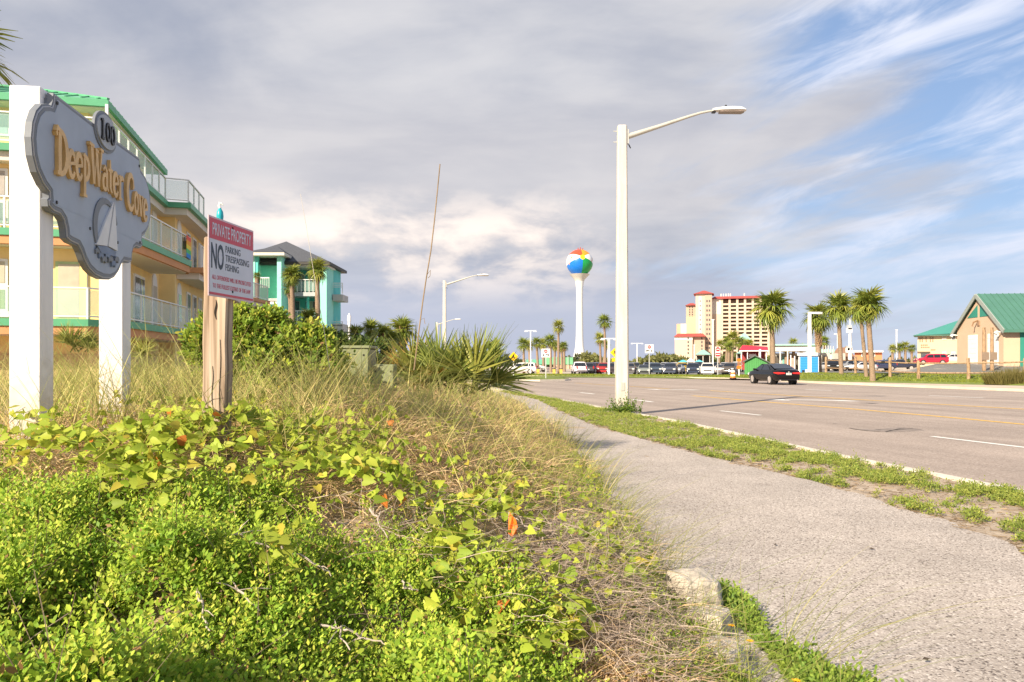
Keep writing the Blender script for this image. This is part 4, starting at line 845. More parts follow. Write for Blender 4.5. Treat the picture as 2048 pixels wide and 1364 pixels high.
for px, py, d, lb in ((1027, 713, 62, 'yellow diamond crossing sign at the right tip of the palmetto'), (1229.5, 705, 84, 'yellow diamond crossing sign half hidden by the tall street lamp')):
    b = P(px, 722, d); zb = gz(b.x, d); g = thing('warning_diamond', lb, 'road sign', (b.x, d, zb)); r = 9.5/F*d; z = P(px, py, d).z-zb
    MB().box(-.04, .04, 0, .06, -.2, z).build('post', GALV, g); p = plate_(g, 'panel', [(0, -r), (r, 0), (0, r), (-r, 0)], 0, .03, SYEL, (0, 0, z))
    plate_(p, 'pictogram', [(-.02, .18*r/.4), (.06, .2), (.04, .05), (.12, -.12), (.04, -.2), (-.02, -.05), (-.1, -.2), (-.14, -.16), (-.05, .0), (-.08, .1)], .032, .04, BLACK, (0, 0, z))
    if px > 1200: plate_(p, 'lower_plate', [(-r*.6, -r*1.9), (r*.6, -r*1.9), (r*.6, -r*1.1), (-r*.6, -r*1.1)], 0, .03, SYEL, (0, 0, z))
def lot_lamp(px, py, d, label, arms=(-.8, .8), base=None, w=.13, m=SWHITE):
    b = P(px, 722, d); zb = gz(b.x, d) if base is None else base; g = thing('car_park_lamp', label, 'lamp post', (b.x, d, zb), 0, 'white car park lamps'); z = P(px, py, d).z-zb
    MB().box(-w/2, w/2, -w/2, w/2, -.2, z).build('pole', m, g); MB().box(arms[0], arms[1], -.07, .07, z, z+.1).build('cross_arm', m, g)
    for a in arms:
        if abs(a) > .3: MB().box(a-.35 if a > 0 else a-.05, a+.05 if a > 0 else a+.35, -.16, .16, z+.02-.14, z-.005).build('lamp_head', m, g)
lot_lamp(1061, 662, 110, 'white double-armed lamp left of the tallest slender palm'); lot_lamp(1217.5, 678, 84, 'white T-shaped lamp right of the water tower', (-.85, .85), w=.22)
lot_lamp(1274, 687, 170, 'thin double-armed lamp between the tall street lamp and the no-entry sign', (-1.3, 1.3), w=.14); lot_lamp(1388, 690, 190, 'thin white pole before the low hotel block', (-.3, .3), w=.18)
lot_lamp(1425.5, 640, 120, 'tall pale pole in front of the hotel tower', (-.25, .25), w=.2); lot_lamp(1699-24, 668, 170, 'thin lamp left of the antenna mast', (-.7, .2), w=.16); lot_lamp(1793, 660, 190, 'tall thin white pole above the far palms', (-.3, .3), w=.22)
lot_lamp(1520, 700, 88, 'short white post against the green shed', (-.1, .1), w=.16); lot_lamp(1698-20, 640, 260, 'very thin lamp behind the skirted palm', (-.6, .6), w=.2)
b = P(1619, 722, 76); g = thing('tall_arm_lamp', 'tall white L-shaped lamp beside the blue and white kiosk', 'lamp post', (b.x, 76, gz(b.x, 76))); z = P(0, 628, 76).z-gz(b.x, 76)
MB().box(-.14, .14, -.14, .14, -.2, z).build('pole', SWHITE, g, bevel=.02); MB().box(-.14, 1.25, -.12, .12, z, z+.2).build('arm', SWHITE, g, bevel=.02); MB().box(.75, 1.25, -.1, .1, z-.06, z-.002).build('lens', LENS, g)
b = P(1700, 722, 150); g = thing('antenna_mast', 'white antenna mast with bulges between two palms', 'mast', (b.x, 150, gz(b.x, 150))); z = P(0, 634, 150).z-gz(b.x, 150)
k = MB(); k.lathe([(.42, -.2), (.38, z*.25), (.3, z*.55), (.22, z*.8), (.12, z*.86), (.1, z)], 12); k.build('mast', mat('mast_white', (.70, .68, .66), .5, .1, 1), g, smooth=True)
for i, (t, w) in enumerate(((.32, .75), (.36, .6), (.7, .62), (.76, .5))): MB().box(-w, w*.5, -.3, .3, z*t, z*t+.9).build('antenna', GALV if i % 2 else SWHITE, g)
b = P(698.5, 722, 120); g = thing('white_marker_post', 'slim white finial post above the bushes right of the turquoise house', 'post', (b.x, 120, 0)); k = MB(); z = P(0, 626, 120).z; k.lathe([(.22, -.2), (.22, z-1.3), (.3, z-1.25), (.3, z-.5), (.12, z-.2), (.03, z)], 10); k.build('shaft', SWHITE, g, smooth=True)
# orange barrel, stacked construction boards, and hydrant-like marker
b = G(1466, 757.5, .12); g = thing('traffic_barrel', 'orange and white traffic barrel at the driveway beside the black car', 'traffic barrel', (b.x, b.y, .12)); s = b.y/F
k = MB(); k.lathe([(.42, 0), (.42, .1), (.3, .12)], 14); k.build('rubber_base', BLACK, g); g.scale = (.68, .68, .68)
for j, (r0, r1) in enumerate(((.31, .30), (.295, .285), (.28, .27), (.265, .255))): k = MB(); k.lathe([(r0, .1+.24*j), (r1, .34+.24*j)], 14); k.build('band', SORG if j % 2 == 0 else SWHITE, g, smooth=True)
b = P(1478, 722, 76); g = thing('construction_marker', 'narrow orange panel marker standing left of the green shed', 'marker', (b.x, 76, gz(b.x, 76)))
MB().box(-.06, .06, 0, .08, -.1, 1.6).build('post', SWHITE, g)
for j in range(3): MB().box(-.22+.05*(j % 2), .22, -.06, -.005, .75+.35*j, 1.05+.35*j).build('panel', SORG if j != 1 else mat('rust_brown', (.30, .14, .07), .7), g)
# ================================================================ VEHICLES
TYRE = mat('tyre_rubber', (.02, .02, .021), .8, .1); RIM = mat('alloy_rim', (.40, .36, .34), .4, .1, metal=.1); CGLASS = mat('car_glass', (.012, .016, .025), .06, 0, spec=.8)
TAIL = mat('tail_lamp', (.55, .03, .025), .2, .05); HEADL = mat('head_lamp', (.75, .75, .72), .15, .05); PLATEW = mat('number_plate', (.72, .73, .70), .5, .04)
SEDAN = [(-2.30, .26), (-2.44, .42), (-2.45, .66), (-2.38, .86), (-2.30, .98), (-1.85, 1.05), (-1.30, 1.23), (-.70, 1.40), (-.1, 1.445), (.4, 1.40), (1.25, 1.0), (1.9, .90), (2.3, .76), (2.44, .55), (2.42, .25)]
SUV = [(-2.30, .34), (-2.38, .55), (-2.36, 1.0), (-2.26, 1.12), (-2.08, 1.68), (-1.7, 1.76), (.3, 1.74), (.75, 1.66), (1.35, 1.14), (2.15, 1.04), (2.34, .88), (2.38, .35)]
PICK = [(-2.75, .45), (-2.8, .7), (-2.78, 1.12), (-.75, 1.12), (-.6, 1.72), (-.3, 1.84), (.5, 1.82), (1.25, 1.2), (2.45, 1.1), (2.65, .95), (2.68, .42)]
def paint(c): return mat('car_paint_%d_%d_%d' % tuple(int(x*999) for x in c), c, .10, .03, 1., spec=.5)
CARM = {}
def car(kind, col, loc, rz, label, group='cars parked in the beach car park', detail=False, sc=1.0):
    prof = {'sedan': SEDAN, 'suv': SUV, 'pickup': PICK}[kind]; belt, top, hw = {'sedan': (.96, 1.445, .92), 'suv': (1.08, 1.76, .95), 'pickup': (1.14, 1.84, .98)}[kind]
    g = thing({'sedan': 'car', 'suv': 'car', 'pickup': 'pickup_truck'}[kind], label, {'sedan': 'car', 'suv': 'car', 'pickup': 'pickup truck'}[kind], loc, rz, group)
    def xw(y, z):
        t = max(0, (z-belt)/(top-belt)); e = max(0, abs(y)-1.75)/.7; return hw*(1-.26*t)*(1-.14*e*e)*(1-.06*max(0, (.5-z)/.3))
    ms = CARM.setdefault(kind, {})
    if not ms:
        pp_ = sorted([p for p in prof if not (p[1] < .6 and abs(p[0]) < abs(prof[1][0])-.0)], key=lambda p: p[0]); pz = [p[1] for p in pp_]; py_ = [p[0] for p in pp_]
        y0, y1 = py_[0], py_[-1]; st = sorted(set([round(y, 3) for y in list(np.linspace(y0+.12, y1-.12, 17))+[y0, y0+.04, y1-.04, y1]+[p[0] for p in pp_]])); k = MB(); vs = []; zlow = prof[0][1]
        for y in st:
            tp = float(np.interp(y, py_, pz)); en = max(0, abs(y)-abs(y1)+.35)/.35; zb = zlow+.16*en*en; be_ = min(belt-.02, tp-.05); zm = min(.62, (zb+be_)/2+.1)
            half = [(xw(y, zb)*.88, zb), (xw(y, .4)*.985, zb+.08), (xw(y, zm), zm), (xw(y, be_)*.99, be_), (xw(y, tp-.03)*.975, tp-.025), (xw(y, tp)*.72, tp+.015), (0, tp+.03)]
            vs += [(-x, y, z) for x, z in half]+[(x, y, z) for x, z in half[-2::-1]]
        ny = len(st); nr_ = 13
        fs = [(nr_*i+j, nr_*i+(j+1) % nr_, nr_*(i+1)+(j+1) % nr_, nr_*(i+1)+j) for i in range(ny-1) for j in range(nr_)]+[tuple(range(nr_)), tuple(range(nr_*(ny-1), nr_*ny))]
        k.add(vs, fs); me = k.mesh('body', True); bm = bmesh.new(); bm.from_mesh(me); bmesh.ops.recalc_face_normals(bm, faces=bm.faces)
        bm.to_mesh(me); bm.free()
        me.polygons.foreach_set('use_smooth', [True]*len(me.polygons)); me.set_sharp_from_angle(angle=math.radians(50)); ms['body'] = me
        G_ = {'sedan': dict(rear=[(-1.80, 1.075), (-.74, 1.405)], wind=[(.46, 1.39), (1.2, 1.03)], side=[[(-1.45, 1.02), (-1.0, 1.24), (-.62, 1.36), (-.12, 1.385), (-.10, 1.0)], [(-.03, 1.0), (-.05, 1.385), (.38, 1.34), (.98, 1.03)]], wl=(-1.42, 1.45), wr=.345),
              'suv': dict(rear=[(-2.245, 1.17), (-2.10, 1.6)], wind=[(.82, 1.6), (1.28, 1.2)], side=[[(-2.02, 1.18), (-1.88, 1.6), (-1.2, 1.63), (-1.2, 1.16)], [(-1.1, 1.16), (-1.1, 1.63), (-.2, 1.63), (-.2, 1.14)], [(-.1, 1.14), (-.1, 1.63), (.6, 1.58), (1.05, 1.16)]], wl=(-1.42, 1.45), wr=.38),
              'pickup': dict(rear=[(-.73, 1.2), (-.61, 1.66)], wind=[(.58, 1.75), (1.16, 1.27)], side=[[(-.5, 1.22), (-.4, 1.7), (.15, 1.72), (.15, 1.2)], [(.22, 1.2), (.22, 1.72), (.5, 1.7), (.95, 1.24)]], wl=(-1.6, 1.75), wr=.40)}[kind]; ms['g'] = G_
        for nm, (a, b) in (('rear_window', G_['rear']), ('windscreen', G_['wind'])):
            k = MB(); off = .012; s_ = -1 if nm == 'rear_window' else 1; rows = []
            for t in (0, .5, 1):
                y = a[0]+(b[0]-a[0])*t; z = a[1]+(b[1]-a[1])*t; w = xw(y, z)*.86; rows.append([(x*w, y+s_*.03, z+.042) for x in (-1, -.5, 0, .5, 1)])
            k.add([p for r in rows for p in r], [(5*i+j, 5*i+j+1, 5*i+6+j, 5*i+5+j) for i in range(2) for j in range(4)]); ms[nm] = k.mesh(nm, True)
        k = MB()
        sides = []
        for poly in G_['side']:
            for s_ in (-1, 1): k = MB(); vs = [(s_*(xw(y, z)+.008), y, z) for y, z in poly]; k.add(vs, [tuple(range(len(vs))) if s_ < 0 else tuple(range(len(vs)-1, -1, -1))]); sides.append(k.mesh('side_window'))
        ms['sides'] = sides
        R_ = G_['wr']; k = MB()
        def wheelm(prof_, n=20): 
            k = MB(); vs = [(x, r*math.cos(2*math.pi*j/n), r*math.sin(2*math.pi*j/n)) for x, r in prof_ for j in range(n)]; fs = [(i*n+j, i*n+(j+1) % n, (i+1)*n+(j+1) % n, (i+1)*n+j) for i in range(len(prof_)-1) for j in range(n)]+[tuple(range(n)), tuple(range((len(prof_)-1)*n, len(prof_)*n))]; k.add(vs, fs); return k
        ms['tyre'] = wheelm([(-.11, R_*.9), (-.09, R_), (.09, R_), (.121, R_*.9), (.121, R_*.7)]).mesh('tyre', True); ms['well'] = wheelm([(-.2, R_*1.12), (.111, R_*1.12)]).mesh('wheel_well_shade')  # solid black discs stand in for the shade inside the wheel wells
        k = wheelm([(.09, R_*.72), (.124, R_*.70)]); 
        for i in range(5):
            a = 2*math.pi*i/5; k.bar((.130, .03*math.cos(a), .03*math.sin(a)), (.133, R_*.66*math.cos(a), R_*.66*math.sin(a)), R_*.2, .025, up=(1, 0, 0))
        ms['rim'] = k.mesh('rim')
    G_ = ms['g']; pm = paint(col); body = link('body', ms['body'].copy(), None, g); body.data.materials.append(pm)
    link('rear_window', ms['rear_window'], CGLASS, g); link('windscreen', ms['windscreen'], CGLASS, g)
    for me in ms['sides']: link('side_window', me, CGLASS, g)
    for y in G_['wl']:
        for s_ in (-1, 1):
            w = link('tyre', ms['tyre'], TYRE, g, (s_*(hw-.105), y, G_['wr']), (0, 0, 0 if s_ > 0 else math.pi)); link('rim', ms['rim'], RIM, w)
            link('wheel_well_shade', ms['well'], BLACK, g, (s_*(hw-.105), y, G_['wr']), (0, 0, 0 if s_ > 0 else math.pi))
    yr, zl = prof[2][0], (prof[3][1]+prof[2][1])/2 if kind == 'sedan' else .95; yf = prof[-2][0]; zf = .68 if kind == 'sedan' else .86
    for s_ in (-1, 1):
        k = MB(); w = xw(yr, zl); w2 = xw(yr+.42, zl); zt, zb_ = (zl+.12, zl-.03) if kind == 'sedan' else (zl+.3, zl-.05); xi = .36 if kind == 'sedan' else .8
        k.hexa([(s_*w*xi, yr-.055, zb_+.03), (s_*(w+.012), yr-.02, zb_), (s_*(w-.05), yr+.1, zb_), (s_*w*xi, yr+.1, zb_+.03), (s_*w*xi, yr-.05, zt-.03), (s_*(w+.012), yr-.0, zt), (s_*(w-.05), yr+.1, zt), (s_*w*xi, yr+.1, zt-.03)])
        k.hexa([(s_*(w+.014), yr-.018, zb_+.005), (s_*(w2+.012), yr+.42, zb_+.08), (s_*(w2-.06), yr+.42, zb_+.08), (s_*(w-.05), yr+.0, zb_+.005), (s_*(w+.014), yr+.0, zt-.004), (s_*(w2+.012), yr+.42, zt-.02), (s_*(w2-.06), yr+.42, zt-.02), (s_*(w-.05), yr+.0, zt-.004)] if kind == 'sedan' else [(s_*w*.8, yr-.05, zb_), (s_*w, yr-.03, zb_), (s_*w, yr+.1, zb_), (s_*w*.8, yr+.1, zb_), (s_*w*.8, yr-.045, zt), (s_*w, yr-.02, zt), (s_*w, yr+.1, zt), (s_*w*.8, yr+.1, zt)])
        k.build('tail_lamp', TAIL, g)
        k = MB(); k.box(min(s_*.5, s_*.84), max(s_*.5, s_*.84), yf-.12, yf+.015, zf-.05, zf+.09); k.build('head_lamp', HEADL, g)
        k = MB(); k.box(min(s_*(hw-.02), s_*(hw+.17)), max(s_*(hw-.02), s_*(hw+.17)), .85, 1.0, belt+.02, belt+.15); k.build('wing_mirror', pm if not detail else BLACK, g, bevel=.03)
    MB().box(-.17, .17, yr-.035, yr+.05, zl-.08 if kind == 'sedan' else .72, zl+.06 if kind == 'sedan' else .86).build('number_plate', PLATEW, g)
    MB().box(-.55, .55, yf-.05, yf+.02, zf-.22, zf-.06).build('grille', BLACK, g)
    if detail:
        for s_ in (-1, 1): k = MB(); k.lathe([(.05, 0), (.05, .1)], 10); o = k.build('exhaust', RIM, g, (s_*.62, yr+.07, .30), rot=(math.pi/2, 0, 0))
        k = MB(); k.lathe([(.05, 0), (.05, .02)], 12); k.build('boot_badge', RIM, g, (0, yr+.02, zl+.12), rot=(math.pi/2, 0, 0)); MB().box(-.75, .75, yr+.0, yr+.12, .31, .40).build('diffuser', BLACK, g)
        for q in (-.11, -.02, .04, .10): MB().box(q-.02, q+.02, yr-.04, yr-.036, zl-.045, zl+.025).build('plate_mark', INK, g)
    if sc != 1: g.scale = (sc,)*3
    return g
b = G(1546, 769.3); car('sedan', (.004, .004, .005), (b.x+.55, b.y+1.6, .01), math.radians(6), 'black saloon car driving away along the far lane', 'vehicles on the road', True)
def pk(px, d, kind, col, label, rz=0., z=None):
    p = P(px, 722, d); car(kind, col, (p.x, d, (gz(p.x, d) if z is None else z)+.02), math.radians(rz)-math.atan2(p.x, d), label)
B_, K_, W_, S_, D_ = (.02, .04, .10), (.012, .012, .014), (.72, .70, .67), (.34, .34, .35), (.06, .062, .07)
pk(1159, 106, 'pickup', (.70, .62, .66), 'white pickup parked nose-in in front of the water tower, left of the lamp', 6); pk(1172, 114, 'suv', D_, 'dark car half hidden behind the white pickup', 8); pk(1186, 128, 'suv', (.05, .03, .08), 'dark purple car right of the white pickup', 160)
pk(1198, 130, 'sedan', (.62, .56, .58), 'white saloon between dark purple car and red car', 170); pk(1209, 116, 'suv', (.38, .03, .03), 'red car behind the tall palm trunk right of the tower', 172); pk(1227, 112, 'suv', (.06, .045, .05), 'maroon-black car left of the tall street lamp', 178)
pk(1258, 112, 'suv', (.13, .12, .12), 'grey car right beside the tall street lamp', 178); pk(1288, 111, 'sedan', (.20, .22, .20), 'grey-green saloon facing the road left of the no-entry sign', 180); pk(1310, 112, 'suv', (.05, .07, .10), 'dark blue car just right of the no-entry sign', 182)
pk(1341, 110, 'suv', (.06, .07, .10), 'dark slate car in the middle of the front row', 176); pk(1324, 118, 'sedan', (.6, .6, .6), 'white saloon wedged between two dark cars', 180); pk(1355, 120, 'sedan', S_, 'silver saloon behind the dark slate car', 170); pk(1364, 128, 'suv', (.62, .42, .02), 'yellow off-roader in the second row', 184)
pk(1386, 110, 'suv', (.035, .045, .075), 'navy car left of the white off-roader', 181); pk(1415, 107, 'suv', (.76, .74, .70), 'white off-roader facing the road', 180); pk(1442, 116, 'sedan', (.55, .48, .48), 'pale saloon behind the wrong-way sign', 176); pk(1462, 112, 'suv', (.10, .085, .075), 'dark brown car behind the orange barrel', 168)
for i, (px, kind, col, lb) in enumerate([(1243, 'suv', D_, 'dark car roof showing left of the street lamp in the second row'), (1270, 'suv', D_, 'dark car in the second row behind the grey car'), (1296, 'suv', K_, 'black car in the second row behind the grey-green saloon'), (1330, 'suv', S_, 'silver car in the second row left of the yellow off-roader'), (1347, 'suv', (.5, .5, .52), 'pale car in the second row beside the silver one'), (1397, 'pickup', D_, 'dark pickup in the second row behind the navy car'), (1428, 'suv', K_, 'black car in the second row behind the white off-roader'), (1450, 'suv', (.35, .36, .38), 'grey car in the second row right of the wrong-way sign'), (1474, 'pickup', (.5, .5, .5), 'silver pickup in the second row left of the green shed')]):
    pk(px, 136+2*(i % 3), kind, col, lb, 180 if i % 2 else 4)
for px, d, kind, col, lb, rz in [(1066, 150, 'sedan', W_, 'white car below the leftmost tower palm', 90), (1044, 120, 'suv', W_, 'white car partly hidden by the right end of the palmetto', 80), (1668, 122, 'pickup', K_, 'black truck behind the first fence bay', 178), (1652, 126, 'sedan', S_, 'silver car beside the black truck', 90), (1700, 128, 'suv', (.25, .26, .28), 'grey car behind the second fence bay', 120), (1722, 126, 'sedan', (.66, .62, .62), 'white car behind the third fence bay', 120), (1762, 130, 'suv', (.04, .05, .10), 'navy car between the leaning palm and the next fence post', 120), (1800, 132, 'pickup', (.03, .035, .06), 'long dark blue truck in the fourth fence bay', 100), (1862, 124, 'suv', (.42, .02, .05), 'crimson car parked before the cream building', 108), (1905, 126, 'sedan', (.68, .66, .66), 'white saloon between crimson car and gabled station', 108)]:
    pk(px, d, kind, col, lb, rz)
# ================================================================ SPLIT-RAIL FENCE
FW = bpy.data.materials.new('fence_timber'); FW.use_nodes = True; woodmat(FW, (.16, .10, .06), (.34, .22, .13), (.46, .33, .21), (9, 9, 3))
fl = [(1652, 75), (1711, 68), (1740.5, 65), (1780, 62.5), (1837, 60), (1937, 57), (2050, 54.5), (2170, 52)]
fp_ = [P(px, 722, d) for px, d in fl]; f0 = fp_[0]; fence = thing('rail_fence', 'weathered split-rail timber fence along the grass bank', 'fence', (f0.x, f0.y, 0))
tops = []
for i, p in enumerate(fp_):
    z = gz(p.x, p.y); h = 1.55+.1*math.sin(i*2.7); q = Vector((p.x-f0.x, p.y-f0.y, z)); tops.append(q)
    k = MB(); k.tube([q+Vector((0, 0, -.3)), q+Vector((.01, 0, h*.5)), q+Vector((.03*math.sin(i), 0, h-.06)), q+Vector((.03*math.sin(i), 0, h))], [.125, .12, .115, .08], 9); k.build('fence_post', FW, fence, smooth=True)
for a, b in zip(tops, tops[1:]):
    for h in (.5, 1.24):
        k = MB(); m_ = (a+b)/2+Vector((0, 0, h-.03)); k.tube([a+Vector((0, -.1, h)), m_+Vector((0, -.1, 0)), b+Vector((0, -.1, h))], [.05, .062, .05], 7); k.build('rail', FW, fence, smooth=True)
# ================================================================ FAR BUILDINGS
class Elev:
    """boxes given by their photo columns and rows on a frontal plane at distance d"""
    def __init__(s, name, label, cat_, px0, d, zb=0.):
        th = math.atan((px0-1024)/F); s.d = d; s.S = F/d; s.Sx = F/(d*math.cos(th)); s.px0 = px0; s.zb = zb; s.g = thing(name, label, cat_, (P(px0, 722, d).x, d, zb), -th)
    def x(s, px): return (px-s.px0)/s.Sx
    def z(s, py): return H-s.zb-(py-HZ)/s.S
    def box(s, name, a, b, y0, y1, m, d0=0., d1=8., parent=None): return MB().box(s.x(a), s.x(b), d0, d1, s.z(y1), s.z(y0)).build(name, m, parent or s.g)
    def hip(s, name, a, b, ye, yt, m, d0=-1., d1=9., ins=.5, parent=None, ra=None, rb=None):
        x0, x1 = s.x(a), s.x(b); ze, zt = s.z(ye), s.z(yt); ym = (d0+d1)/2; ra = s.x(ra) if ra else x0+(x1-x0)*ins*.9; rb = s.x(rb) if rb else x1-(x1-x0)*ins*.9
        k = MB(); k.add([(x0, d0, ze), (x1, d0, ze), (x1, d1, ze), (x0, d1, ze), (ra, ym, zt), (rb, ym, zt)], [(0, 1, 5, 4), (1, 2, 5), (2, 3, 4, 5), (3, 0, 4), (3, 2, 1, 0)]); return k.build(name, m, parent or s.g)
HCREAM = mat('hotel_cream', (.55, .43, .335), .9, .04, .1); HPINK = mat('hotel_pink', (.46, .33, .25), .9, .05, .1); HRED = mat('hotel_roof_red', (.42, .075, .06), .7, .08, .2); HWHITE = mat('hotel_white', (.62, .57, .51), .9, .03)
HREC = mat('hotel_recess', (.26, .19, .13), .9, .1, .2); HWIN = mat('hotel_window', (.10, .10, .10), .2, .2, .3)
h = Elev('hotel', 'tall cream hotel with red roofs and rows of balconies beyond the car park', 'building', 1440, 520, -.4)
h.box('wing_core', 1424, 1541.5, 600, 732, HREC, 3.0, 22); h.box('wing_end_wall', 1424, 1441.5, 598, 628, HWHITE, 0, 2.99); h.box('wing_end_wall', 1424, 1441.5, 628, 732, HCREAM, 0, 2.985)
for i in range(7): h.box('pier', 1441.6+15.3*i, 1446+15.3*i, 598, 732, HCREAM, 0, 2.98)
MBal = None
for r in range(13):
    for c in range(6):
        x0, y0 = 1446+15.3*c, 603+7.7*r
        if MBal is None: MBal = MB().box(0, 10.9/h.S, 0, 1.2, 0, 3.4/h.S).mesh('balcony_front'); MDr = MB().box(0, 4.5/h.S, 2.9, 3.0, 0, 4.2/h.S).mesh('balcony_door')
        link('balcony_front', MBal, HCREAM, h.g, (h.x(x0), .15, h.z(y0+7.4))); link('balcony_door', MDr, HWIN, h.g, (h.x(x0+1.2+(r+c) % 2*4), 0, h.z(y0+5.6)))
k = MB(); x0, x1 = h.x(1420), h.x(1544); k.add([(x0, -1.5, h.z(598)), (x1, -1.5, h.z(597.5)), (x1, 24, h.z(598)), (x0, 24, h.z(598)), (x0+3, 6, h.z(591.5)), (x1-2, 6, h.z(591.5)), (x1-2, 16, h.z(591.5)), (x0+3, 16, h.z(591.5))], [(0, 1, 5, 4), (1, 2, 6, 5), (2, 3, 7, 6), (3, 0, 4, 7), (4, 5, 6, 7), (3, 2, 1, 0)]); k.build('roof', HRED, h.g)
for px in (1441, 1446, 1451, 1456, 1460, 1488): h.box('roof_plant', px, px+2, 585.5, 592, HWHITE, 8, 10)
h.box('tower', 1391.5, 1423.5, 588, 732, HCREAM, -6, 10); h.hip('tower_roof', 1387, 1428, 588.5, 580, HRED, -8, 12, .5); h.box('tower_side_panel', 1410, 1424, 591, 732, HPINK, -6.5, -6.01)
for r in range(13):
    for px in (1414, 1419): h.box('window', px-1.2, px+1.4, 601+9.3*r, 605+9.3*r, HWIN, -6.7, -6.51)
    if r < 12: h.box('window', 1399.5, 1401.5, 601+9.3*r, 604.5+9.3*r, HWIN, -6.2, -6.01)
h.box('tower_strip', 1397.5, 1403.5, 593, 732, HWHITE, -6.1, -6.005)
h.box('rear_tower', 1369.5, 1392, 606, 732, HPINK, 14, 30); h.hip('rear_tower_roof', 1368, 1393, 607, 600.5, HRED, 12, 31, .4)
for r in range(10):
    for px in (1377, 1382.5): h.box('window', px-1, px+1, 609+5*r, 612+5*r, HWIN, 13.7, 13.99)
h.box('mid_block', 1372, 1391.4, 632, 732, mat('hotel_yellow', (.55, .44, .27), .9, .04), 2, 13.9); h.box('mid_block', 1359.5, 1372, 646, 732, HWHITE, 4, 12); h.box('side_block', 1351, 1359.4, 646, 732, mat('hotel_orange', (.54, .36, .24), .9), 5, 12)
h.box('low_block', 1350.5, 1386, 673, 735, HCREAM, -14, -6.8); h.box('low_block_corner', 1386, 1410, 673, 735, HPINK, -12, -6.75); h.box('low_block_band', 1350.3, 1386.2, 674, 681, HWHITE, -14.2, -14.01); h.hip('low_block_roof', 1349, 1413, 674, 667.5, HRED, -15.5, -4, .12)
for r in range(5):
    h.box('window', 1376, 1378.6, 675.5+7.2*r, 679+7.2*r, HWIN, -14.4, -14.21); h.box('window', 1403, 1405.4, 675.5+7.2*r, 679.5+7.2*r, HWIN, -12.3, -12.01)
# small beach pavilions and shops
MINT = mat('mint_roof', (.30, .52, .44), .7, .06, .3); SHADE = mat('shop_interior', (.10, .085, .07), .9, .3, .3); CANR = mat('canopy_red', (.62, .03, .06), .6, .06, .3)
def pavilion(label, a, b, ye, yt, yb, d, roofm, wallm=None, posts=3, nm='beach_pavilion'):
    p = Elev(nm, label, 'pavilion', (a+b)/2, d, gz(P((a+b)/2, 722, d).x, d)); p.hip('roof', a, b, ye, yt, roofm, -2, 8, .46)
    for i in range(posts): x = a+(b-a)*(.08+.84*i/(posts-1)); p.box('post', x-.7, x+.7, ye, yb, HWHITE, -1.5, -1.2)
    if wallm: p.box('back_wall', a+2, b-2, ye+1, yb, wallm, 2, 6)
    return p
pavilion('small mint-roofed pavilion in front of the hotel tower', 1390, 1422, 709.5, 699, 733, 200, MINT, SHADE)
pavilion('mint-roofed pavilion behind the hotel palms', 1474, 1503, 680, 666, 735, 240, MINT, HCREAM)
pavilion('small mint roof left of the red canopy', 1472, 1492, 707, 701, 735, 165, MINT, SHADE, nm='beach_pavilion')
c = Elev('red_canopy_shop', 'beach shop with a bright red canopy behind the green shed', 'shop', 1505, 130, 0)
c.box('shop_wall', 1484, 1530, 702, 740, mat('shop_dark_red', (.30, .05, .05), .8, .4, .5), 2, 8); k = MB(); k.add([(c.x(1479), -2, c.z(700)), (c.x(1536), -2, c.z(701)), (c.x(1536), 8, c.z(701)), (c.x(1479), 8, c.z(700)), (c.x(1485), 0, c.z(690)), (c.x(1535), 0, c.z(693.5)), (c.x(1535), 6, c.z(693.5)), (c.x(1485), 6, c.z(690))], [(0, 1, 5, 4), (1, 2, 6, 5), (2, 3, 7, 6), (3, 0, 4, 7), (4, 5, 6, 7), (3, 2, 1, 0)]); k.build('canopy', CANR, c.g)
c.box('canopy_edge', 1479, 1536, 701, 703, SWHITE, -2.1, -1.9)
for x in (1483, 1495, 1518, 1532): c.box('post', x-.8, x+.8, 703, 742, SWHITE, -1.8, -1.5)
c.box('white_counter', 1498, 1512, 708, 714, SWHITE, -.5, .5)
m_ = Elev('mint_pavilion', 'long mint and white pavilion behind the blue kiosk', 'pavilion', 1610, 145, .1)
m_.box('back_wall', 1540, 1692, 706, 742, mat('pavilion_wall', (.42, .40, .36), .9, .35, .25), 5, 9); m_.box('upper_wall', 1545, 1640, 690, 702, HWHITE, 2, 9); m_.box('parapet', 1543, 1642, 687.5, 690.5, MINT, 1.5, 9.5)
m_.box('awning', 1612, 1668, 699, 705.5, MINT, -1, 2)
for x in (1546, 1560, 1575, 1642, 1661): m_.box('post', x-1.3, x+1.3, 700, 742, HWHITE, -.5, 0)
for a, b, mm in ((1548, 1555, SHADE), (1563, 1570, mat('shop_teal', (.15, .38, .33), .8)), (1577, 1590, mat('brick_red', (.45, .17, .08), .9, .2)), (1592, 1600, SHADE), (1648, 1656, SHADE)): m_.box('shopfront', a, b, 712, 741, mm, 4.7, 4.99)
for i in range(6): m_.box('beam', 1640+5*i, 1641+5*i, 690+.6*i, 706, HWHITE, -1.2, -.9)
b_ = Elev('brown_roofed_shop', 'low shop with steep brown roof behind the antenna mast', 'shop', 1690, 165, .2)
b_.box('wall', 1664, 1708, 712, 742, mat('tan_wall', (.36, .22, .15), .9, .2, .3), 1, 8); b_.hip('roof', 1660, 1710, 713, 694, mat('brown_shingle', (.27, .155, .10), .9, .2, .5), -1, 9, .35); b_.box('chimney', 1690, 1694, 692, 699, HREC, 3, 4.5)
o_ = Elev('coral_house', 'small coral orange house with flat white roof edge beyond the fence', 'building', 1737, 175, .3)
o_.box('wall', 1709, 1764, 705, 742, mat('coral_wall', (.62, .23, .11), .9, .08, .3), 0, 8); o_.box('roof_edge', 1705.5, 1766, 701, 704.6, SWHITE, -1, 9)
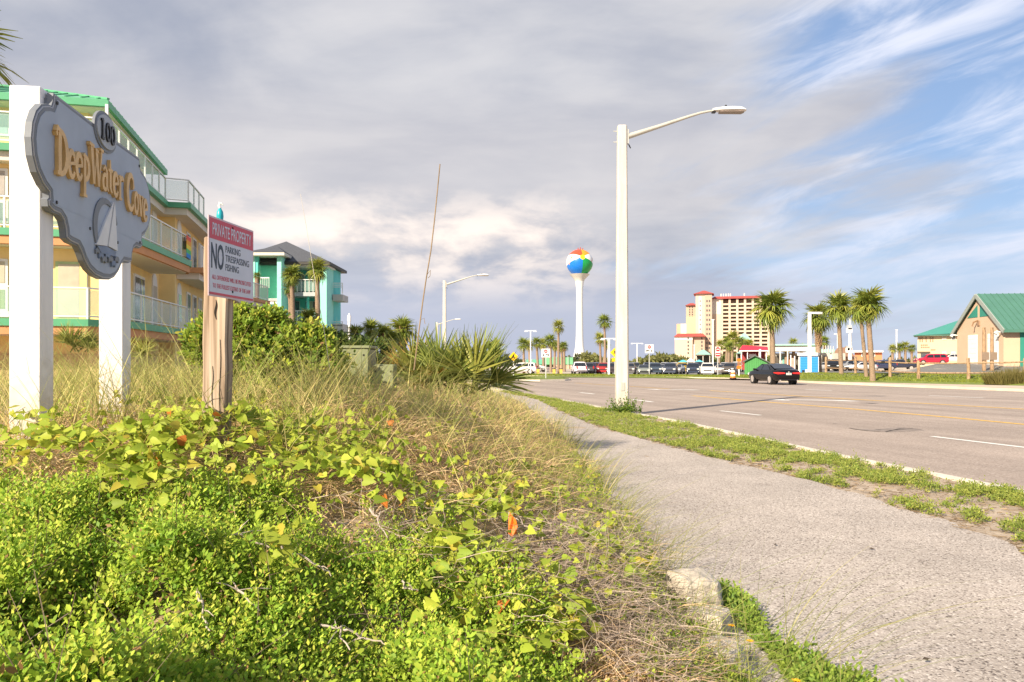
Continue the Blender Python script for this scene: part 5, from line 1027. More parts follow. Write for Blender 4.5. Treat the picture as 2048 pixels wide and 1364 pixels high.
for x in (1726, 1747): f = o_.box('window_frame', x-3.2, x+3.2, 704.8, 713, SWHITE, -.15, -.01); o_.box('pane', x-2, x+2, 706, 712, HWIN, -.2, -.16, f)
# green shed and blue kiosk
s_ = Elev('green_shed', 'green timber shed with a dark gable roof behind the black car', 'shed', 1515, 84, gz(P(1515, 722, 84).x, 84)); GS = mat('shed_green', (.07, .27, .075), .7, .1, 1., stretch=(4, 1, 1))
k = MB(); k.ext([(s_.x(1489), -.2), (s_.x(1545), -.2), (s_.x(1545), s_.z(728)), (s_.x(1510), s_.z(712)), (s_.x(1489), s_.z(722))], (0, 0, 0), (1, 0, 0), (0, 0, 1), (0, 1, 0), 0, 3.5); k.build('wall', GS, s_.g)
for i in range(12):
    px = 1491+4.4*i; yt = 712+abs(px-1510)*(10/21 if px < 1510 else 16/35)+1; k = MB(); k.box(s_.x(px), s_.x(px+3.9), -.03, -.002, -.1, s_.z(yt+2)); k.build('board', GS, s_.g)
DR = mat('shed_roof', (.10, .11, .10), .6, .15, 1.)
for a, b in (((1510, 711), (1486, 723.5)), ((1510, 711), (1548, 729.5))): k = MB(); k.bar((s_.x(a[0]), 1.7, s_.z(a[1])), (s_.x(b[0]), 1.7, s_.z(b[1])), 4., .12, up=(0, 0, 1)); k.build('roof_panel', DR, s_.g)
q = Elev('blue_kiosk', 'white kiosk with two bright blue roller panels beside the L-shaped lamp', 'kiosk', 1616, 79, gz(P(1616, 722, 79).x, 79)); BLUE = mat('kiosk_blue', (.02, .24, .68), .5, .04, 1.)
q.box('cabin', 1597, 1638, 708, 748.5, SWHITE, .1, 3); q.box('roof_slab', 1594.5, 1640.5, 705.5, 711, SWHITE, -.15, 3.2)
for a, b in ((1600, 1619.5), (1623, 1636)):
    p = q.box('blue_panel', a, b, 714, 747.5, BLUE, .04, .098)
    for j in range(6): q.box('panel_rib', a+.3, b-.3, 716.5+5*j, 717.3+5*j, BLUE, .02, .039, p)
q.box('side_frame', 1588, 1590, 712, 748, SWHITE, .3, .5); q.box('menu_board', 1582, 1588, 716, 738, mat('menu_board', (.55, .30, .25), .8, .3, 2), .35, .45); q.box('side_frame', 1580, 1582, 710, 748, SWHITE, .3, .5)
t = Elev('picnic_bin', 'small dark and white bin table in front of the blue kiosk', 'bin', 1612, 77, gz(P(1612, 722, 77).x, 77)); t.box('body', 1610.5, 1615, 739, 747.5, SWHITE, 0, .3); k = MB()
t.box('wing', 1604, 1609.5, 740, 745, BLACK, 0, .3); t.box('wing', 1616, 1619, 740, 746, BLACK, 0, .3)
# green windscreen fence behind the palm clump left of the tower, and people-sized posts
w_ = Elev('green_windscreen', 'long green mesh screen fence behind the palms left of the tower', 'fence', 1100, 175, -.3)
w_.box('screen', 1051, 1084, 719, 729, mat('screen_green', (.12, .40, .28), .9, .1, .3), 0, .1); w_.box('screen', 1084, 1146, 714.5, 729, mat('screen_green_b', (.16, .40, .22), .9, .1, .3), .3, .4); w_.box('low_wall', 1112, 1180, 729, 738, mat('tan_wall_b', (.48, .33, .22), .9, .1), .5, .8)
for px in range(1052, 1148, 12): w_.box('post', px-.5, px+.5, 713 if px > 1084 else 718, 738, GALV, -.1, -.01)
for i, px in enumerate((1076, 1108, 1122)):
    q2 = Elev('yellow_bin', ['leftmost', 'middle', 'rightmost'][i]+' of the yellow bins at the foot of the tower palms', 'bin', px, 108, gz(P(px, 722, 108).x, 108)); q2.box('body', px-3, px+3, 738, 747, mat('bin_yellow', (.55, .42, .08), .7, .1), 0, .4); q2.box('lid', px-3.4, px+3.4, 736.8, 737.9, BLACK, -.03, .43)
# motorcycles-like clutter under the palms: a row of bicycles at a rack
def bicycle(px, d, label, col):
    p = P(px, 722, d); g = thing('bicycle', label, 'bicycle', (p.x, d, gz(p.x, d)), random.uniform(-.3, .3), 'bicycles under the tower palms')
    for x in (-.5, .5): k = MB(); n = 16; k.tube([(x+.33*math.cos(2*math.pi*i/n), 0, .34+.33*math.sin(2*math.pi*i/n)) for i in range(n+1)], .035, 5, False); k.build('wheel', TYRE, g)
    k = MB(); k.tube([(-.5, 0, .34), (-.15, 0, .85), (.42, 0, .82), (.5, 0, .34)], .03, 5); k.tube([(-.15, 0, .85), (0, 0, .34), (.42, 0, .82)], .03, 5); k.build('frame', mat('bike_%d' % int(col[0]*100), col, .4), g); MB().box(-.28, -.04, -.08, .08, .92, 1.0).build('saddle', BLACK, g); MB().bar((.4, -.3, 1.05), (.4, .3, 1.05), .04, .04).build('handlebar', BLACK, g)
for i, px in enumerate((1062, 1070, 1081, 1093, 1099, 1114)):
    bicycle(px, 140, ['first', 'second', 'third', 'fourth', 'fifth', 'sixth'][i]+' bicycle from the left under the palms left of the tower', [(.05, .08, .2), (.3, .05, .05), (.08, .08, .09), (.1, .2, .25), (.25, .08, .2), (.06, .06, .08)][i])
# beach tents near the hotel
for i, (px, c) in enumerate([(1366, (.10, .50, .62)), (1398, (.12, .52, .60)), (1381, (.70, .66, .64))]):
    p = Elev('market_tent', ['turquoise tent behind the yellow off-roader', 'turquoise tent behind the navy car', 'white tent between the two turquoise tents'][i], 'tent', px, 160, gz(P(px, 722, 160).x, 160)); p.hip('canopy', px-10, px+10, 724, 719.5 if i < 2 else 716, mat('tent_%d' % i, c, .8, .05), -1, 3, .5)
    for x in (-9, 9): p.box('leg', px+x-.4, px+x+.4, 724, 742, SWHITE, -.9, -.8)
# ================================================================ STATION WITH THE GREEN ROOF (gable end to the left, long side to the road)
PKS = mat('station_pink', (.60, .42, .29), .9, .04, .8); TGRN = mat('station_green', (.035, .24, .18), .5, .06, .8); TROOF = mat('station_roof', (.07, .18, .135), .45, .06, .8)
R0 = Vector((48.0, 75, 1.3)); fs_ = thing('fire_station', 'pink gabled building with green standing-seam roof and white roller doors', 'building', R0, math.atan2(-.113, .9936)); GW = 9.8
EH, RH = 5.07-1.3, 8.5-1.3
k = MB(); k.ext([(0, -1), (GW, -1), (GW, EH), (GW/2, RH-.25), (0, EH)], (0, 0, 0), (0, 1, 0), (0, 0, 1), (1, 0, 0), 0, 24); k.build('wall', PKS, fs_)
ov = .3
for s2 in (0, 1):
    y0, y1 = (-.7, GW/2) if s2 == 0 else (GW+.7, GW/2); dzz = .7*(RH-EH)/(GW/2); a = Vector((-ov, y0, EH-dzz)); b = Vector((-ov, y1, RH)); L_ = Vector((26, 0, 0)); up = Vector((0, 0, .14))
    k = MB(); k.hexa([a, a+L_, b+L_, b, a+up, a+L_+up, b+L_+up, b+up]); rf = k.build('roof_slope', TROOF, fs_)
    for i in range(44):
        x = -ov+.3+.58*i; MB().bar(a+Vector((x+ov, 0, .16)), b+Vector((x+ov, 0, .16)), .05, .07).build('roof_seam', TROOF, rf)
    k = MB(); k.bar(a+Vector((-.03, 0, -.05)), b+Vector((-.03, 0, -.05)), .1, .42); k.build('barge_board', mat('station_barge', (.30, .33, .30), .6), fs_)
    k = MB(); k.ext([(GW/2-.25 if s2 == 0 else GW/2+.25, RH-1.0), (GW/2-.25 if s2 == 0 else GW/2+.25, EH+1.15), ((GW/2-2.5) if s2 == 0 else GW/2+2.5, EH+1.15)], (-.04, 0, 0), (0, 1, 0), (0, 0, 1), (1, 0, 0), 0, .035); k.build('gable_panel', TGRN, fs_)
MB().bar((-ov, -.7, EH-.55), (25, -.7, EH-.55), .12, .2).build('gutter', TROOF, fs_)
def gx(px):    # y along the gable wall hit by a photo column
    r = (px-1024)/F; return (48-r*75)/(r*.9936-.113)
for a, b in ((1937, 1955), (1976, 1997)):
    y0, y1 = sorted((gx(a), gx(b))); d_ = MB().box(-.06, .0, y0, y1, 0, 3.1).build('roller_door', WTRIM, fs_)
    for j in range(6): MB().box(-.075, -.061, y0+.05, y1-.05, .15+.5*j, .55+.5*j).build('door_slat', WTRIM, d_)
MB().box(-.12, -.002, gx(1966)-.3, gx(1966)+.3, 0, 3.6).build('pilaster', PKS, fs_)
k = MB(); k.tube([(-.05, GW/2+.1, EH+.8), (-.5, GW/2+.1, EH+.6), (-.6, GW/2+.1, EH+.2)], .09, 6); k.build('gable_lamp', mat('lamp_bronze', (.25, .15, .08), .5), fs_)
MB().box(-.1, 0, gx(1958)-.25, gx(1958)+.25, EH+.25, EH+.75).build('gable_louvre', mat('louvre', (.35, .22, .14), .8), fs_)
for y in (.15, GW-.2): k = MB(); k.tube([(-.05, y, EH-.6), (-.55, y, EH-.55), (-.7, y, EH-.75)], [.05, .12, .2], 8); k.build('wall_lamp', SWHITE, fs_, smooth=True)
MB().box(1.5, 6, -.05, -.002, -.2, 3.3).build('green_door', TGRN, fs_); MB().box(2.6, 3.4, -.08, -.051, 1.9, 2.35).build('notice', SWHITE, fs_); MB().box(1.3, 6.2, -.07, -.003, 3.3, 3.7).build('door_head', BLACK, fs_)
for i, px in enumerate((1968, 1984)):
    b = P(px, 722, 70); g = thing('timber_pole', ['left', 'right'][i]+' of two timber poles in front of the pink gabled building', 'pole', (b.x, 70, gz(b.x, 70))); k = MB(); k.tube([(0, 0, -.2), (0, 0, P(0, 655, 70).z-gz(b.x, 70))], [.17, .14], 9); k.build('pole', FW, g, smooth=True); MB().box(-.3, .35, -.2, -.17, 1.0, 1.7).build('meter_board', mat('meter_board', (.25, .18, .13), .8), g)
cb = Elev('cream_house', 'cream two-storey building with teal hipped roof left of the gabled building', 'building', 1880, 140, gz(P(1880, 722, 140).x, 140)); CRM = mat('cream_wall', (.60, .45, .30), .9, .04, .5); TEALR = mat('teal_roof', (.055, .24, .20), .5, .07, .6)
cb.box('wall', 1834.5, 1925, 667, 745, CRM, 0, 9)
k = MB(); k.add([(cb.x(1825.5), -1.2, cb.z(671)), (cb.x(1935), -1.2, cb.z(666.5)), (cb.x(1935), 10, cb.z(666.5)), (cb.x(1825.5), 10, cb.z(671)), (cb.x(1918), 4.5, cb.z(639)), (cb.x(1940), 4.5, cb.z(637.5))], [(0, 1, 5, 4), (2, 3, 4, 5), (3, 0, 4), (3, 2, 1, 0), (1, 2, 5)]); k.build('roof', TEALR, cb.g); cb.box('eave', 1827, 1932, 669.5, 671.5, TROOF, -1.1, 0)
for x in (1839.5, 1844, 1852, 1860.5, 1865.5): cb.box('narrow_window', x-1, x+1, 674, 683.5, HREC, -.1, -.01)
for x, y in ((1888.5, 676), (1906.5, 676), (1888.5, 708), (1906.5, 708)): f = cb.box('window_frame', x-4.2, x+4.2, y-4.2, y+4.2, WTRIM, -.12, -.01); cb.box('pane', x-3.4, x+3.4, y-3.4, y+3.4, HWIN if y < 700 and x > 1900 else BLIND, -.16, -.121, f)
for j in range(2): 
    for i in range(5 if j else 4): cb.box('wall_lettering', 1841+3.8*i, 1843.6+3.8*i, 688.5+4.5*j, 691+4.5*j, HREC, -.08, -.01)
cb.box('garage_opening', 1841, 1858.5, 704.5, 716, HWIN, -.1, -.01); cb.box('garage_lintel', 1834, 1860, 702.6, 704.4, HREC, -.4, -.01); cb.box('vent', 1861, 1871, 698.5, 700.2, HREC, -.1, -.01)
# ================================================================ VEGETATION ON THE DUNE
def proj(X, Y, Z): return 1024+F*X/Y, HZ-F*(Z-H)/Y
def dune_pts(n, y0, y1, px0=-500, px1=1500):
    Y = np.exp(RNG.uniform(math.log(y0), math.log(y1), n)); X = (RNG.uniform(px0, px1, n)-1024)/F*Y
    ex = np.interp(Y, [-3, 17, 29, 40, 60], [1.2, 1.2, .5, -1.6, -8]); k = X < ex-.03
    X, Y = X[k], Y[k]; T = dune_top(X, Y); px, py = proj(X, Y, T); return X, Y, T, px, py, ex[k]-X
def keep(pt, m): return tuple(a[m] for a in pt)
LEAF6 = ([(0, 0, 0), (.3, .24, .05), (.72, .22, .06), (1, 0, .02), (.72, -.22, .06), (.3, -.24, .05)], [(0, 5, 4, 3), (0, 3, 2, 1)])
HEART = ([(0, 0, 0), (-.12, .2, .03), (.05, .40, .15), (.35, .36, .14), (.75, .14, .02), (1, 0, -.06), (.75, -.14, .02), (.35, -.36, .14), (.05, -.40, .15), (-.12, -.2, .03), (.4, 0, -.02)],
         [(0, 10, 2, 1), (10, 3, 2, 2), (10, 5, 4, 3), (0, 9, 8, 10), (10, 8, 7, 7), (10, 7, 6, 5)])
HEART = (HEART[0], [(0, 10, 2, 1), (10, 4, 3, 2), (10, 5, 5, 4), (0, 9, 8, 10), (10, 8, 7, 6), (10, 6, 5, 5)])
HEART = (HEART[0], [(0, 10, 2, 1), (10, 4, 3, 2), (0, 9, 8, 10), (10, 8, 7, 6), (10, 6, 5, 4)])
QUAD = ([(0, 0, 0), (.5, .22, .04), (1, 0, 0), (.5, -.22, .04)], [(0, 3, 2, 1)])
QUADW = ([(0, 0, 0), (.5, .27, .05), (1, 0, .02), (.5, -.27, .05)], [(0, 3, 2, 1)])
def sprigs(root, up, n_leaf, Ls, leaf, c1, c2, spread=.9, wsc=None, tmpl=LEAF6, tipc=None):
    n = len(root); j = np.arange(n_leaf); t = .25+.75*(j+1)/n_leaf; up = unit(up)
    a = unit(np.cross(up, np.array([.3, .2, .9])+.01*RNG.normal(size=(n, 3)))); b = np.cross(up, a); ph = RNG.random((n, 1))*6.28+j[None]*2.4
    rad = a[:, None]*np.cos(ph)[..., None]+b[:, None]*np.sin(ph)[..., None]
    bendv = RNG.normal(size=(n, 3))*.25
    pos = root[:, None]+up[:, None]*(Ls[:, None]*t)[..., None]+bendv[:, None]*((Ls[:, None]*t**2)[..., None])+rad*.006
    X = rad*spread+up[:, None]*(.55+.5*t)[None, :, None]+RNG.normal(size=(n, n_leaf, 3))*.22
    Z = up[:, None]*.4+np.array(SDIR)*.9+np.array([0, -.2, .3])+RNG.normal(size=(n, n_leaf, 3))*.38-rad*.25
    sc = leaf*(.75+.5*RNG.random((n, n_leaf)))*(.8+.35*np.sin(np.pi*t))[None]
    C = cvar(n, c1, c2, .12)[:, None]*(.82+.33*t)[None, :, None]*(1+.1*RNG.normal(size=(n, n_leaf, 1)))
    if tipc is not None:
        k = (RNG.random((n, 1)) < .25)*(t > .72)[None]; C = np.where(k[..., None], np.array(tipc)*(1+.12*RNG.normal(size=(n, n_leaf, 1))), C)
    if tipc is not None:
        k = RNG.random((n, n_leaf)) < .03; C = np.where(k[..., None], np.array([.30, .17, .07])*(.7+.6*RNG.random((n, n_leaf, 1))), C); sc = sc*(.75+.5*RNG.random((n, 1)))
    m = n*n_leaf
    return scatter_np(tmpl[0], tmpl[1], pos.reshape(m, 3), X.reshape(m, 3), Z.reshape(m, 3), sc.reshape(m), np.clip(C.reshape(m, 3), .004, 1))
def updir(n, tilt=.35): u_ = RNG.normal(size=(n, 3))*tilt; u_[:, 2] = 1; return u_
def stuff(name, arr, m, label, cat_):
    o = npmesh(name, *arr, m); return tag(o, label, cat_, None, 'stuff')
# zones on the photo rows: small-leaved shrub in front, vine band, dry grass, sea grass
def shrub_line(px): return np.interp(px, [-400, 0, 300, 520, 700, 850, 950, 1050, 1140, 1300], [890, 905, 935, 950, 975, 1000, 1080, 1180, 1300, 1500])
pt = dune_pts(59000, .9, 6.5, -220, 1420); X, Y, T, px, py, e = pt
nz = sinnoise(X, Y, 3.4, 61)*.5+sinnoise(X, Y, 9, 62)*.35
m = (py > shrub_line(px)+38*nz) & (Y > 1.1); X, Y, T, px, py, e, nz = keep(pt+(nz,), m)
lump = .075*sinnoise(X, Y, 5.5, 63)+.05*sinnoise(X, Y, 12, 64); dens = RNG.random(len(X)) < .78+.6*(sinnoise(X, Y, 6.5, 65)+.3); X, Y, T, lump = X[dens], Y[dens], T[dens], lump[dens]
n = len(X); root = np.stack([X, Y, T+lump-.13-.13*RNG.random(n)**1.5], 1)
nr = Y < 2.6; parts = []
for msk, tm in ((nr, LEAF6), (~nr, QUADW)):
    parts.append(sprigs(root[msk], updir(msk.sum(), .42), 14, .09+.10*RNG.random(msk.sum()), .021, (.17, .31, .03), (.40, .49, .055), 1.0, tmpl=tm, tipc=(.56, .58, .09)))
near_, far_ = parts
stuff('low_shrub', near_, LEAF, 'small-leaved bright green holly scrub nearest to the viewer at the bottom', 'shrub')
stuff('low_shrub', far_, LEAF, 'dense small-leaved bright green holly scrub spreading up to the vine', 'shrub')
# inner twigs of the scrub
idx = RNG.choice(n, 2600); base = root[idx]-np.array([0, 0, .06]); V = ribbons(base, unit(updir(2600, .8)), .12+.22*RNG.random(2600), np.full(2600, .0045), RNG.normal(size=(2600, 3))*.25, 4, .6, cvar(2600, (.16, .10, .06), (.32, .25, .19)))
stuff('scrub_twigs', V, DRY, 'brown and grey twigs showing between the holly scrub leaves', 'twigs')
# vine with big heart-shaped leaves
def patch(px, py, cs): 
    s = np.zeros_like(px)
    for cx, cy, rx, ry, w in cs: s = np.maximum(s, w*np.exp(-((px-cx)/rx)**2-((py-cy)/ry)**2))
    return s
VINE = [(60, 880, 90, 30, .35), (190, 870, 60, 35, .6), (330, 905, 150, 60, 1.6), (470, 880, 120, 55, 1.8), (560, 905, 100, 50, 1.6), (690, 930, 110, 60, 1.6), (130, 880, 90, 35, .8), (640, 860, 60, 30, .6), (790, 990, 60, 50, .7), (900, 1110, 60, 70, .8), (1000, 1000, 100, 50, 1.), (1050, 1120, 80, 60, .8), (1100, 1230, 90, 70, 1.), (970, 1230, 90, 60, .9), (960, 975, 80, 30, .6), (1190, 1090, 70, 60, .8), (850, 940, 60, 25, .5), (1270, 1160, 50, 50, .6), (560, 1090, 35, 40, .4), (820, 900, 60, 40, .3), (930, 850, 60, 30, .3), (1200, 950, 50, 50, .3), (750, 840, 60, 30, .35), (560, 760, 60, 20, .25)]
pt = dune_pts(34000, 1.8, 12, -300, 1500); m = RNG.random(len(pt[0])) < patch(pt[3], pt[4], VINE)*.75*(.45+.8*(sinnoise(pt[0], pt[1], 5, 44) > -.1)); X, Y, T, px, py, e = keep(pt, m); n = len(X)
pos = np.stack([X, Y, T+.02+.12*RNG.random(n)*RNG.random(n)], 1); sc = (.042+.036*RNG.random(n))*(1-.2*sm(Y, 4, 9)); Xd = RNG.normal(size=(n, 3)); Xd[:, 2] = -.25+.4*RNG.normal(size=n); Zd = RNG.normal(size=(n, 3))*.5+np.array(SDIR)*.9+np.array([0, -.2, .1])
C = cvar(n, (.24, .34, .035), (.48, .52, .07), .12); aut = RNG.random(n) < .007; C[aut] = np.array([.6, .20, .04]); yl = RNG.random(n) < .06; C[yl & ~aut] = np.array([.50, .42, .06])
stuff('vine', scatter_np(*HEART, pos, Xd, Zd, sc, np.clip(C, .004, 1)), LEAF, 'yellow-green vine with heart-shaped leaves scrambling over the dune', 'vine')
idx = RNG.choice(n, min(n, 700)); V = ribbons(pos[idx]-np.array([0, 0, .02]), unit(RNG.normal(size=(len(idx), 3))*np.array([1, 1, .35])), .15+.2*RNG.random(len(idx)), np.full(len(idx), .004), RNG.normal(size=(len(idx), 3))*.3, 4, .4, cvar(len(idx), (.28, .27, .06), (.40, .30, .10)))
stuff('vine_stems', V, DRY, 'thin runners of the heart-leaved vine', 'vine')
# dry tan grass, arching over
DRYZ = [(500, 850, 300, 60, .75), (840, 870, 230, 95, 1.3), (1010, 890, 170, 95, 1.3), (300, 840, 240, 40, .6), (60, 860, 160, 40, .6), (700, 800, 350, 40, .6), (1080, 960, 120, 90, .6), (1240, 1310, 150, 70, 1.), (1330, 1240, 90, 90, .8), (1150, 1180, 160, 120, .55), (1380, 1330, 80, 60, .9)]
pt = dune_pts(80000, 1.8, 22, -300, 1560); m = RNG.random(len(pt[0])) < .8*patch(pt[3], pt[4], DRYZ); X, Y, T, px, py, e = keep(pt, m); n = len(X)
clx = np.round(X*2.2+.3*np.sin(Y*3))/2.2; az = 6.28*((np.sin(clx*12.9+np.round(Y*2.2)*78.2)*43758.5) % 1)+RNG.normal(size=n)*1.1
d = np.stack([np.cos(az)*.55, np.sin(az)*.55, np.ones(n)], 1); Ln = (.22+.30*RNG.random(n))*(1+.35*sm(Y, 4, 8)); bd = np.stack([np.cos(az)*.55, np.sin(az)*.55, -.55-.5*RNG.random(n)], 1)
C = cvar(n, (.56, .37, .18), (.90, .66, .40), .14); gr = RNG.random(n) < .25; C[gr] = cvar(gr.sum(), (.30, .30, .08), (.42, .40, .13), .1)
stuff('dry_grass', ribbons(np.stack([X, Y, T-.16], 1), unit(d), Ln, (.0044+.0003*Y)*(1+.6*RNG.random(n)), bd, 5, .8, np.clip(C, .004, 1)), DRY, 'dry tan grass arching over the crest of the dune', 'grass')
# grey twig tangle near the path
TWZ = [(1130, 1080, 120, 60, 1.), (1200, 1150, 110, 90, 1.), (1060, 1160, 90, 80, .7), (1260, 1230, 80, 90, .8), (800, 1030, 80, 40, .3), (1320, 1320, 70, 50, .6), (980, 1090, 80, 60, .5)]
pt = dune_pts(42000, 2.2, 8, 500, 1560); m = RNG.random(len(pt[0])) < .8*patch(pt[3], pt[4], TWZ); X, Y, T, px, py, e = keep(pt, m); n = len(X); d = RNG.normal(size=(n, 3)); d[:, 2] = .1+.45*np.abs(d[:, 2]); d[:, 0] += .25
stuff('twig_tangle', ribbons(np.stack([X, Y, T-.11+.13*RNG.random(n)], 1), unit(d), .10+.26*RNG.random(n), .0026+.003*RNG.random(n)**2, RNG.normal(size=(n, 3))*np.array([.4, .4, .15])+np.array([0, 0, -.22]), 7, .5, cvar(n, (.32, .24, .185), (.62, .51, .42)), None, .05), DRY, 'tangle of bare grey twigs beside the footpath', 'twigs')
# bleached branches lying over the scrub
br = thing('dead_branch', 'bleached dead branch lying across the scrub, longest one right of centre', 'branch', (0, 0, 0), 0, None)
def branch(pxs, lift=.03, r=.006, parent=None):
    pts = []
    for q in pxs:
        Y = 2.0
        for _ in range(60):
            X = (q[0]-1024)/F*Y; zt = float(dune_top(X, Y))+lift; zr = H-(q[1]-HZ)/F*Y
            if zr < zt: break
            Y += .06
        pts.append(Vector(((q[0]-1024)/F*Y, Y, H-(q[1]-HZ)/F*Y)))
    return pts
BLE = mat('bleached_twig', (.46, .38, .32), .8, .2, 30)
for j, pl_ in enumerate([[(448, 1068), (480, 1072), (510, 1086), (540, 1098), (556, 1108)], [(560, 1096), (600, 1110), (640, 1135), (662, 1152)], [(390, 1182), (402, 1205), (415, 1240), (420, 1262)], [(470, 1175), (490, 1192), (520, 1222)], [(690, 1262), (720, 1272), (760, 1282), (790, 1295)], [(800, 1160), (815, 1178), (836, 1181)], [(985, 1010), (1030, 1040), (1080, 1062), (1092, 1110)], [(740, 1018), (760, 1040), (775, 1075)], [(635, 1245), (680, 1260), (700, 1300)]]):
    pts = branch(pl_); o = pts[0]
    if j == 0: g = br; g.location = o
    else: g = thing('dead_branch', ['', 'bleached twig just right of the longest dead branch', 'short upright dead stem left of centre in the scrub', 'thin dead twig beside the upright dead stem', 'pale branch low in the scrub below centre', 'small hooked pale twig at the scrub edge', 'arched grey branch over the twig tangle', 'grey twig above the holly scrub near its right edge', 'forked dead twig at the bottom of the scrub'][j], 'branch', o)
    q = []
    for a_, b_ in zip(pts, pts[1:]):
        for t in (0, .34, .67): q.append(a_+(b_-a_)*t-o+Vector((random.gauss(0, .006), random.gauss(0, .006), random.gauss(0, .006))))
    q.append(pts[-1]-o); nq = len(q); k = MB(); k.tube(q, [.0048*(1-.6*i/nq) for i in range(nq)], 6); k.build('stem', BLE, g, smooth=True)
    for w in range(3):
        i = random.randrange(1, nq-2); dd = Vector((random.gauss(0, .05), random.gauss(0, .05), random.uniform(-.02, .05))); k = MB(); k.tube([q[i], q[i]+dd*.6+Vector((0, 0, .006)), q[i]+dd*1.2], [.0026, .002, .0012], 5); k.build('side_twig', BLE, g, smooth=True)
# green sea grass, behind and along the path
def grass(n, y0, y1, zone, Lr, Wd, c1, c2, bendf=.5, px0=-400, px1=1400, lean=(0, 0), edge=None):
    pt = dune_pts(n, y0, y1, px0, px1); w = patch(pt[3], pt[4], zone) if zone else np.ones(len(pt[0]))
    if edge: w = w*np.exp(-(pt[5]/edge)**2)
    cl = .5+.5*sinnoise(pt[0], pt[1], 7, 71); m = RNG.random(len(w)) < w*(.25+cl); X, Y, T, px, py, e = keep(pt, m); n = len(X); az = RNG.random(n)*6.28
    d = np.stack([np.cos(az)*.28+lean[0], np.sin(az)*.28+lean[1], np.ones(n)], 1); Ln = Lr[0]+(Lr[1]-Lr[0])*RNG.random(n)**1.5
    bd = np.stack([np.cos(az)*bendf*.6+lean[0], np.sin(az)*bendf*.6+lean[1], -bendf*.55*RNG.random(n)], 1)*(.4+.9*RNG.random(n))[:, None]
    return ribbons(np.stack([X, Y, T-.14], 1), unit(d), Ln, (Wd+.00022*Y)*(.7+.6*RNG.random(n)), bd, 6, .9, cvar(n, c1, c2, .13))
GZ = [(760, 850, 260, 50, .35), (1010, 850, 110, 60, .5), (200, 770, 300, 60, .9), (420, 770, 150, 60, 1.), (600, 800, 200, 45, 1.), (860, 820, 260, 55, 1.), (60, 770, 120, 60, .7), (1060, 900, 120, 90, .7)]
arr = cat([grass(40000, 3.5, 26, GZ, (.30, .78), .0052, (.24, .31, .06), (.72, .58, .25), .75), grass(5200, 4.2, 14, [(300, 760, 300, 60, .6), (600, 760, 250, 60, .7), (950, 790, 200, 60, .6), (100, 760, 150, 60, .6)], (.6, 1.15), .0046, (.30, .38, .08), (.68, .62, .23), .55)])
stuff('sea_grass', arr, LEAF, 'tall yellow-green sea grass standing along the dune behind the signs', 'grass')
arr = cat([grass(11000, 3.4, 26, None, (.20, .48), .0040, (.26, .32, .055), (.56, .54, .16), .9, 700, 1560, (.16, -.02), .30), grass(2200, 5, 13, None, (.35, .65), .0032, (.28, .31, .07), (.46, .44, .16), .9, 900, 1500, (.25, -.02), .16),
           grass(900, 3.2, 4.6, None, (.4, .75), .0028, (.20, .26, .05), (.36, .38, .10), .9, 1250, 1600, (.30, .02), .25)])
stuff('path_edge_grass', arr, LEAF, 'fine green grass leaning out over the edge of the footpath', 'grass')
tf = []
for (X0, Y0, nb, l0, l1, lean) in [(1.12, 5.6, 70, .35, .75, .35), (1.16, 6.4, 60, .3, .6, .3), (1.1, 7.4, 90, .3, .6, .22), (1.15, 8.2, 70, .3, .55, .25), (1.12, 9.3, 90, .35, .65, .2), (1.15, 10.6, 90, .35, .7, .25), (1.1, 12., 90, .35, .7, .2), (1.1, 14., 90, .4, .7, .2), (1.42, 4.3, 26, .45, .85, .6), (1.45, 3.9, 34, .5, .95, .6), (1.5, 3.6, 30, .45, .85, .5), (1.0, 6.9, 60, .3, .6, .25), (.95, 16., 80, .4, .7, .2), (1.05, 18.5, 80, .4, .7, .2)]:
    nb = int(nb*.6); az = RNG.normal(size=nb)*1.5; B = np.stack([X0+RNG.normal(size=nb)*.06, Y0+RNG.normal(size=nb)*.09, np.full(nb, .04)], 1); d = np.stack([np.cos(az)*.35+lean*.3, np.sin(az)*.35, np.ones(nb)], 1)
    bd = np.stack([np.cos(az)*.45+lean, np.sin(az)*.4, -.35*RNG.random(nb)-.1], 1)*(.3+.9*RNG.random((nb, 1))); tf.append(ribbons(B, unit(d), l0+(l1-l0)*RNG.random(nb), (.0026+.00022*Y0)*(.7+.6*RNG.random(nb)), bd, 7, .93, cvar(nb, (.16, .22, .04), (.42, .38, .13), .15)))
stuff('path_edge_tufts', cat(tf), LEAF, 'separate arching grass tufts rooted at the very edge of the footpath', 'grass')
# low weeds by the rocks
pt = dune_pts(24000, 3.2, 16, 900, 1640); m = RNG.random(len(pt[0])) < np.exp(-(pt[5]/.6)**2)*(.3+.5*(sinnoise(pt[0], pt[1], 6, 81)+.4)); X, Y, T, px, py, e = keep(pt, m); n = len(X)
arr = sprigs(np.stack([X, Y, T-.07-.05*RNG.random(n)], 1), updir(n, .6), 7, .05+.07*RNG.random(n), .026, (.16, .26, .03), (.36, .42, .06), 1.0)
stuff('edge_weeds', arr, LEAF, 'low leafy weeds at the foot of the dune along the path', 'weeds')
n = 2600; X = 1.40+.40*RNG.random(n)**1.4; Y = 3.0+2.6*RNG.random(n); k = (X-1.40) < .14+.12*sinnoise(Y, Y*0, 3, 5)+.12*np.clip(4.4-Y, 0, 1); X, Y = X[k], Y[k]; n = len(X)
arr = sprigs(np.stack([X, Y, np.full(n, .06)], 1), updir(n, .7), 8, .03+.09*RNG.random(n), .03, (.12, .22, .03), (.30, .38, .06), 1.0)
stuff('path_weeds', arr, LEAF, 'bright green weeds spreading onto the footpath beside the rocks', 'weeds')
YF = mat('flower_yellow', (.80, .42, .01), .6, .1)
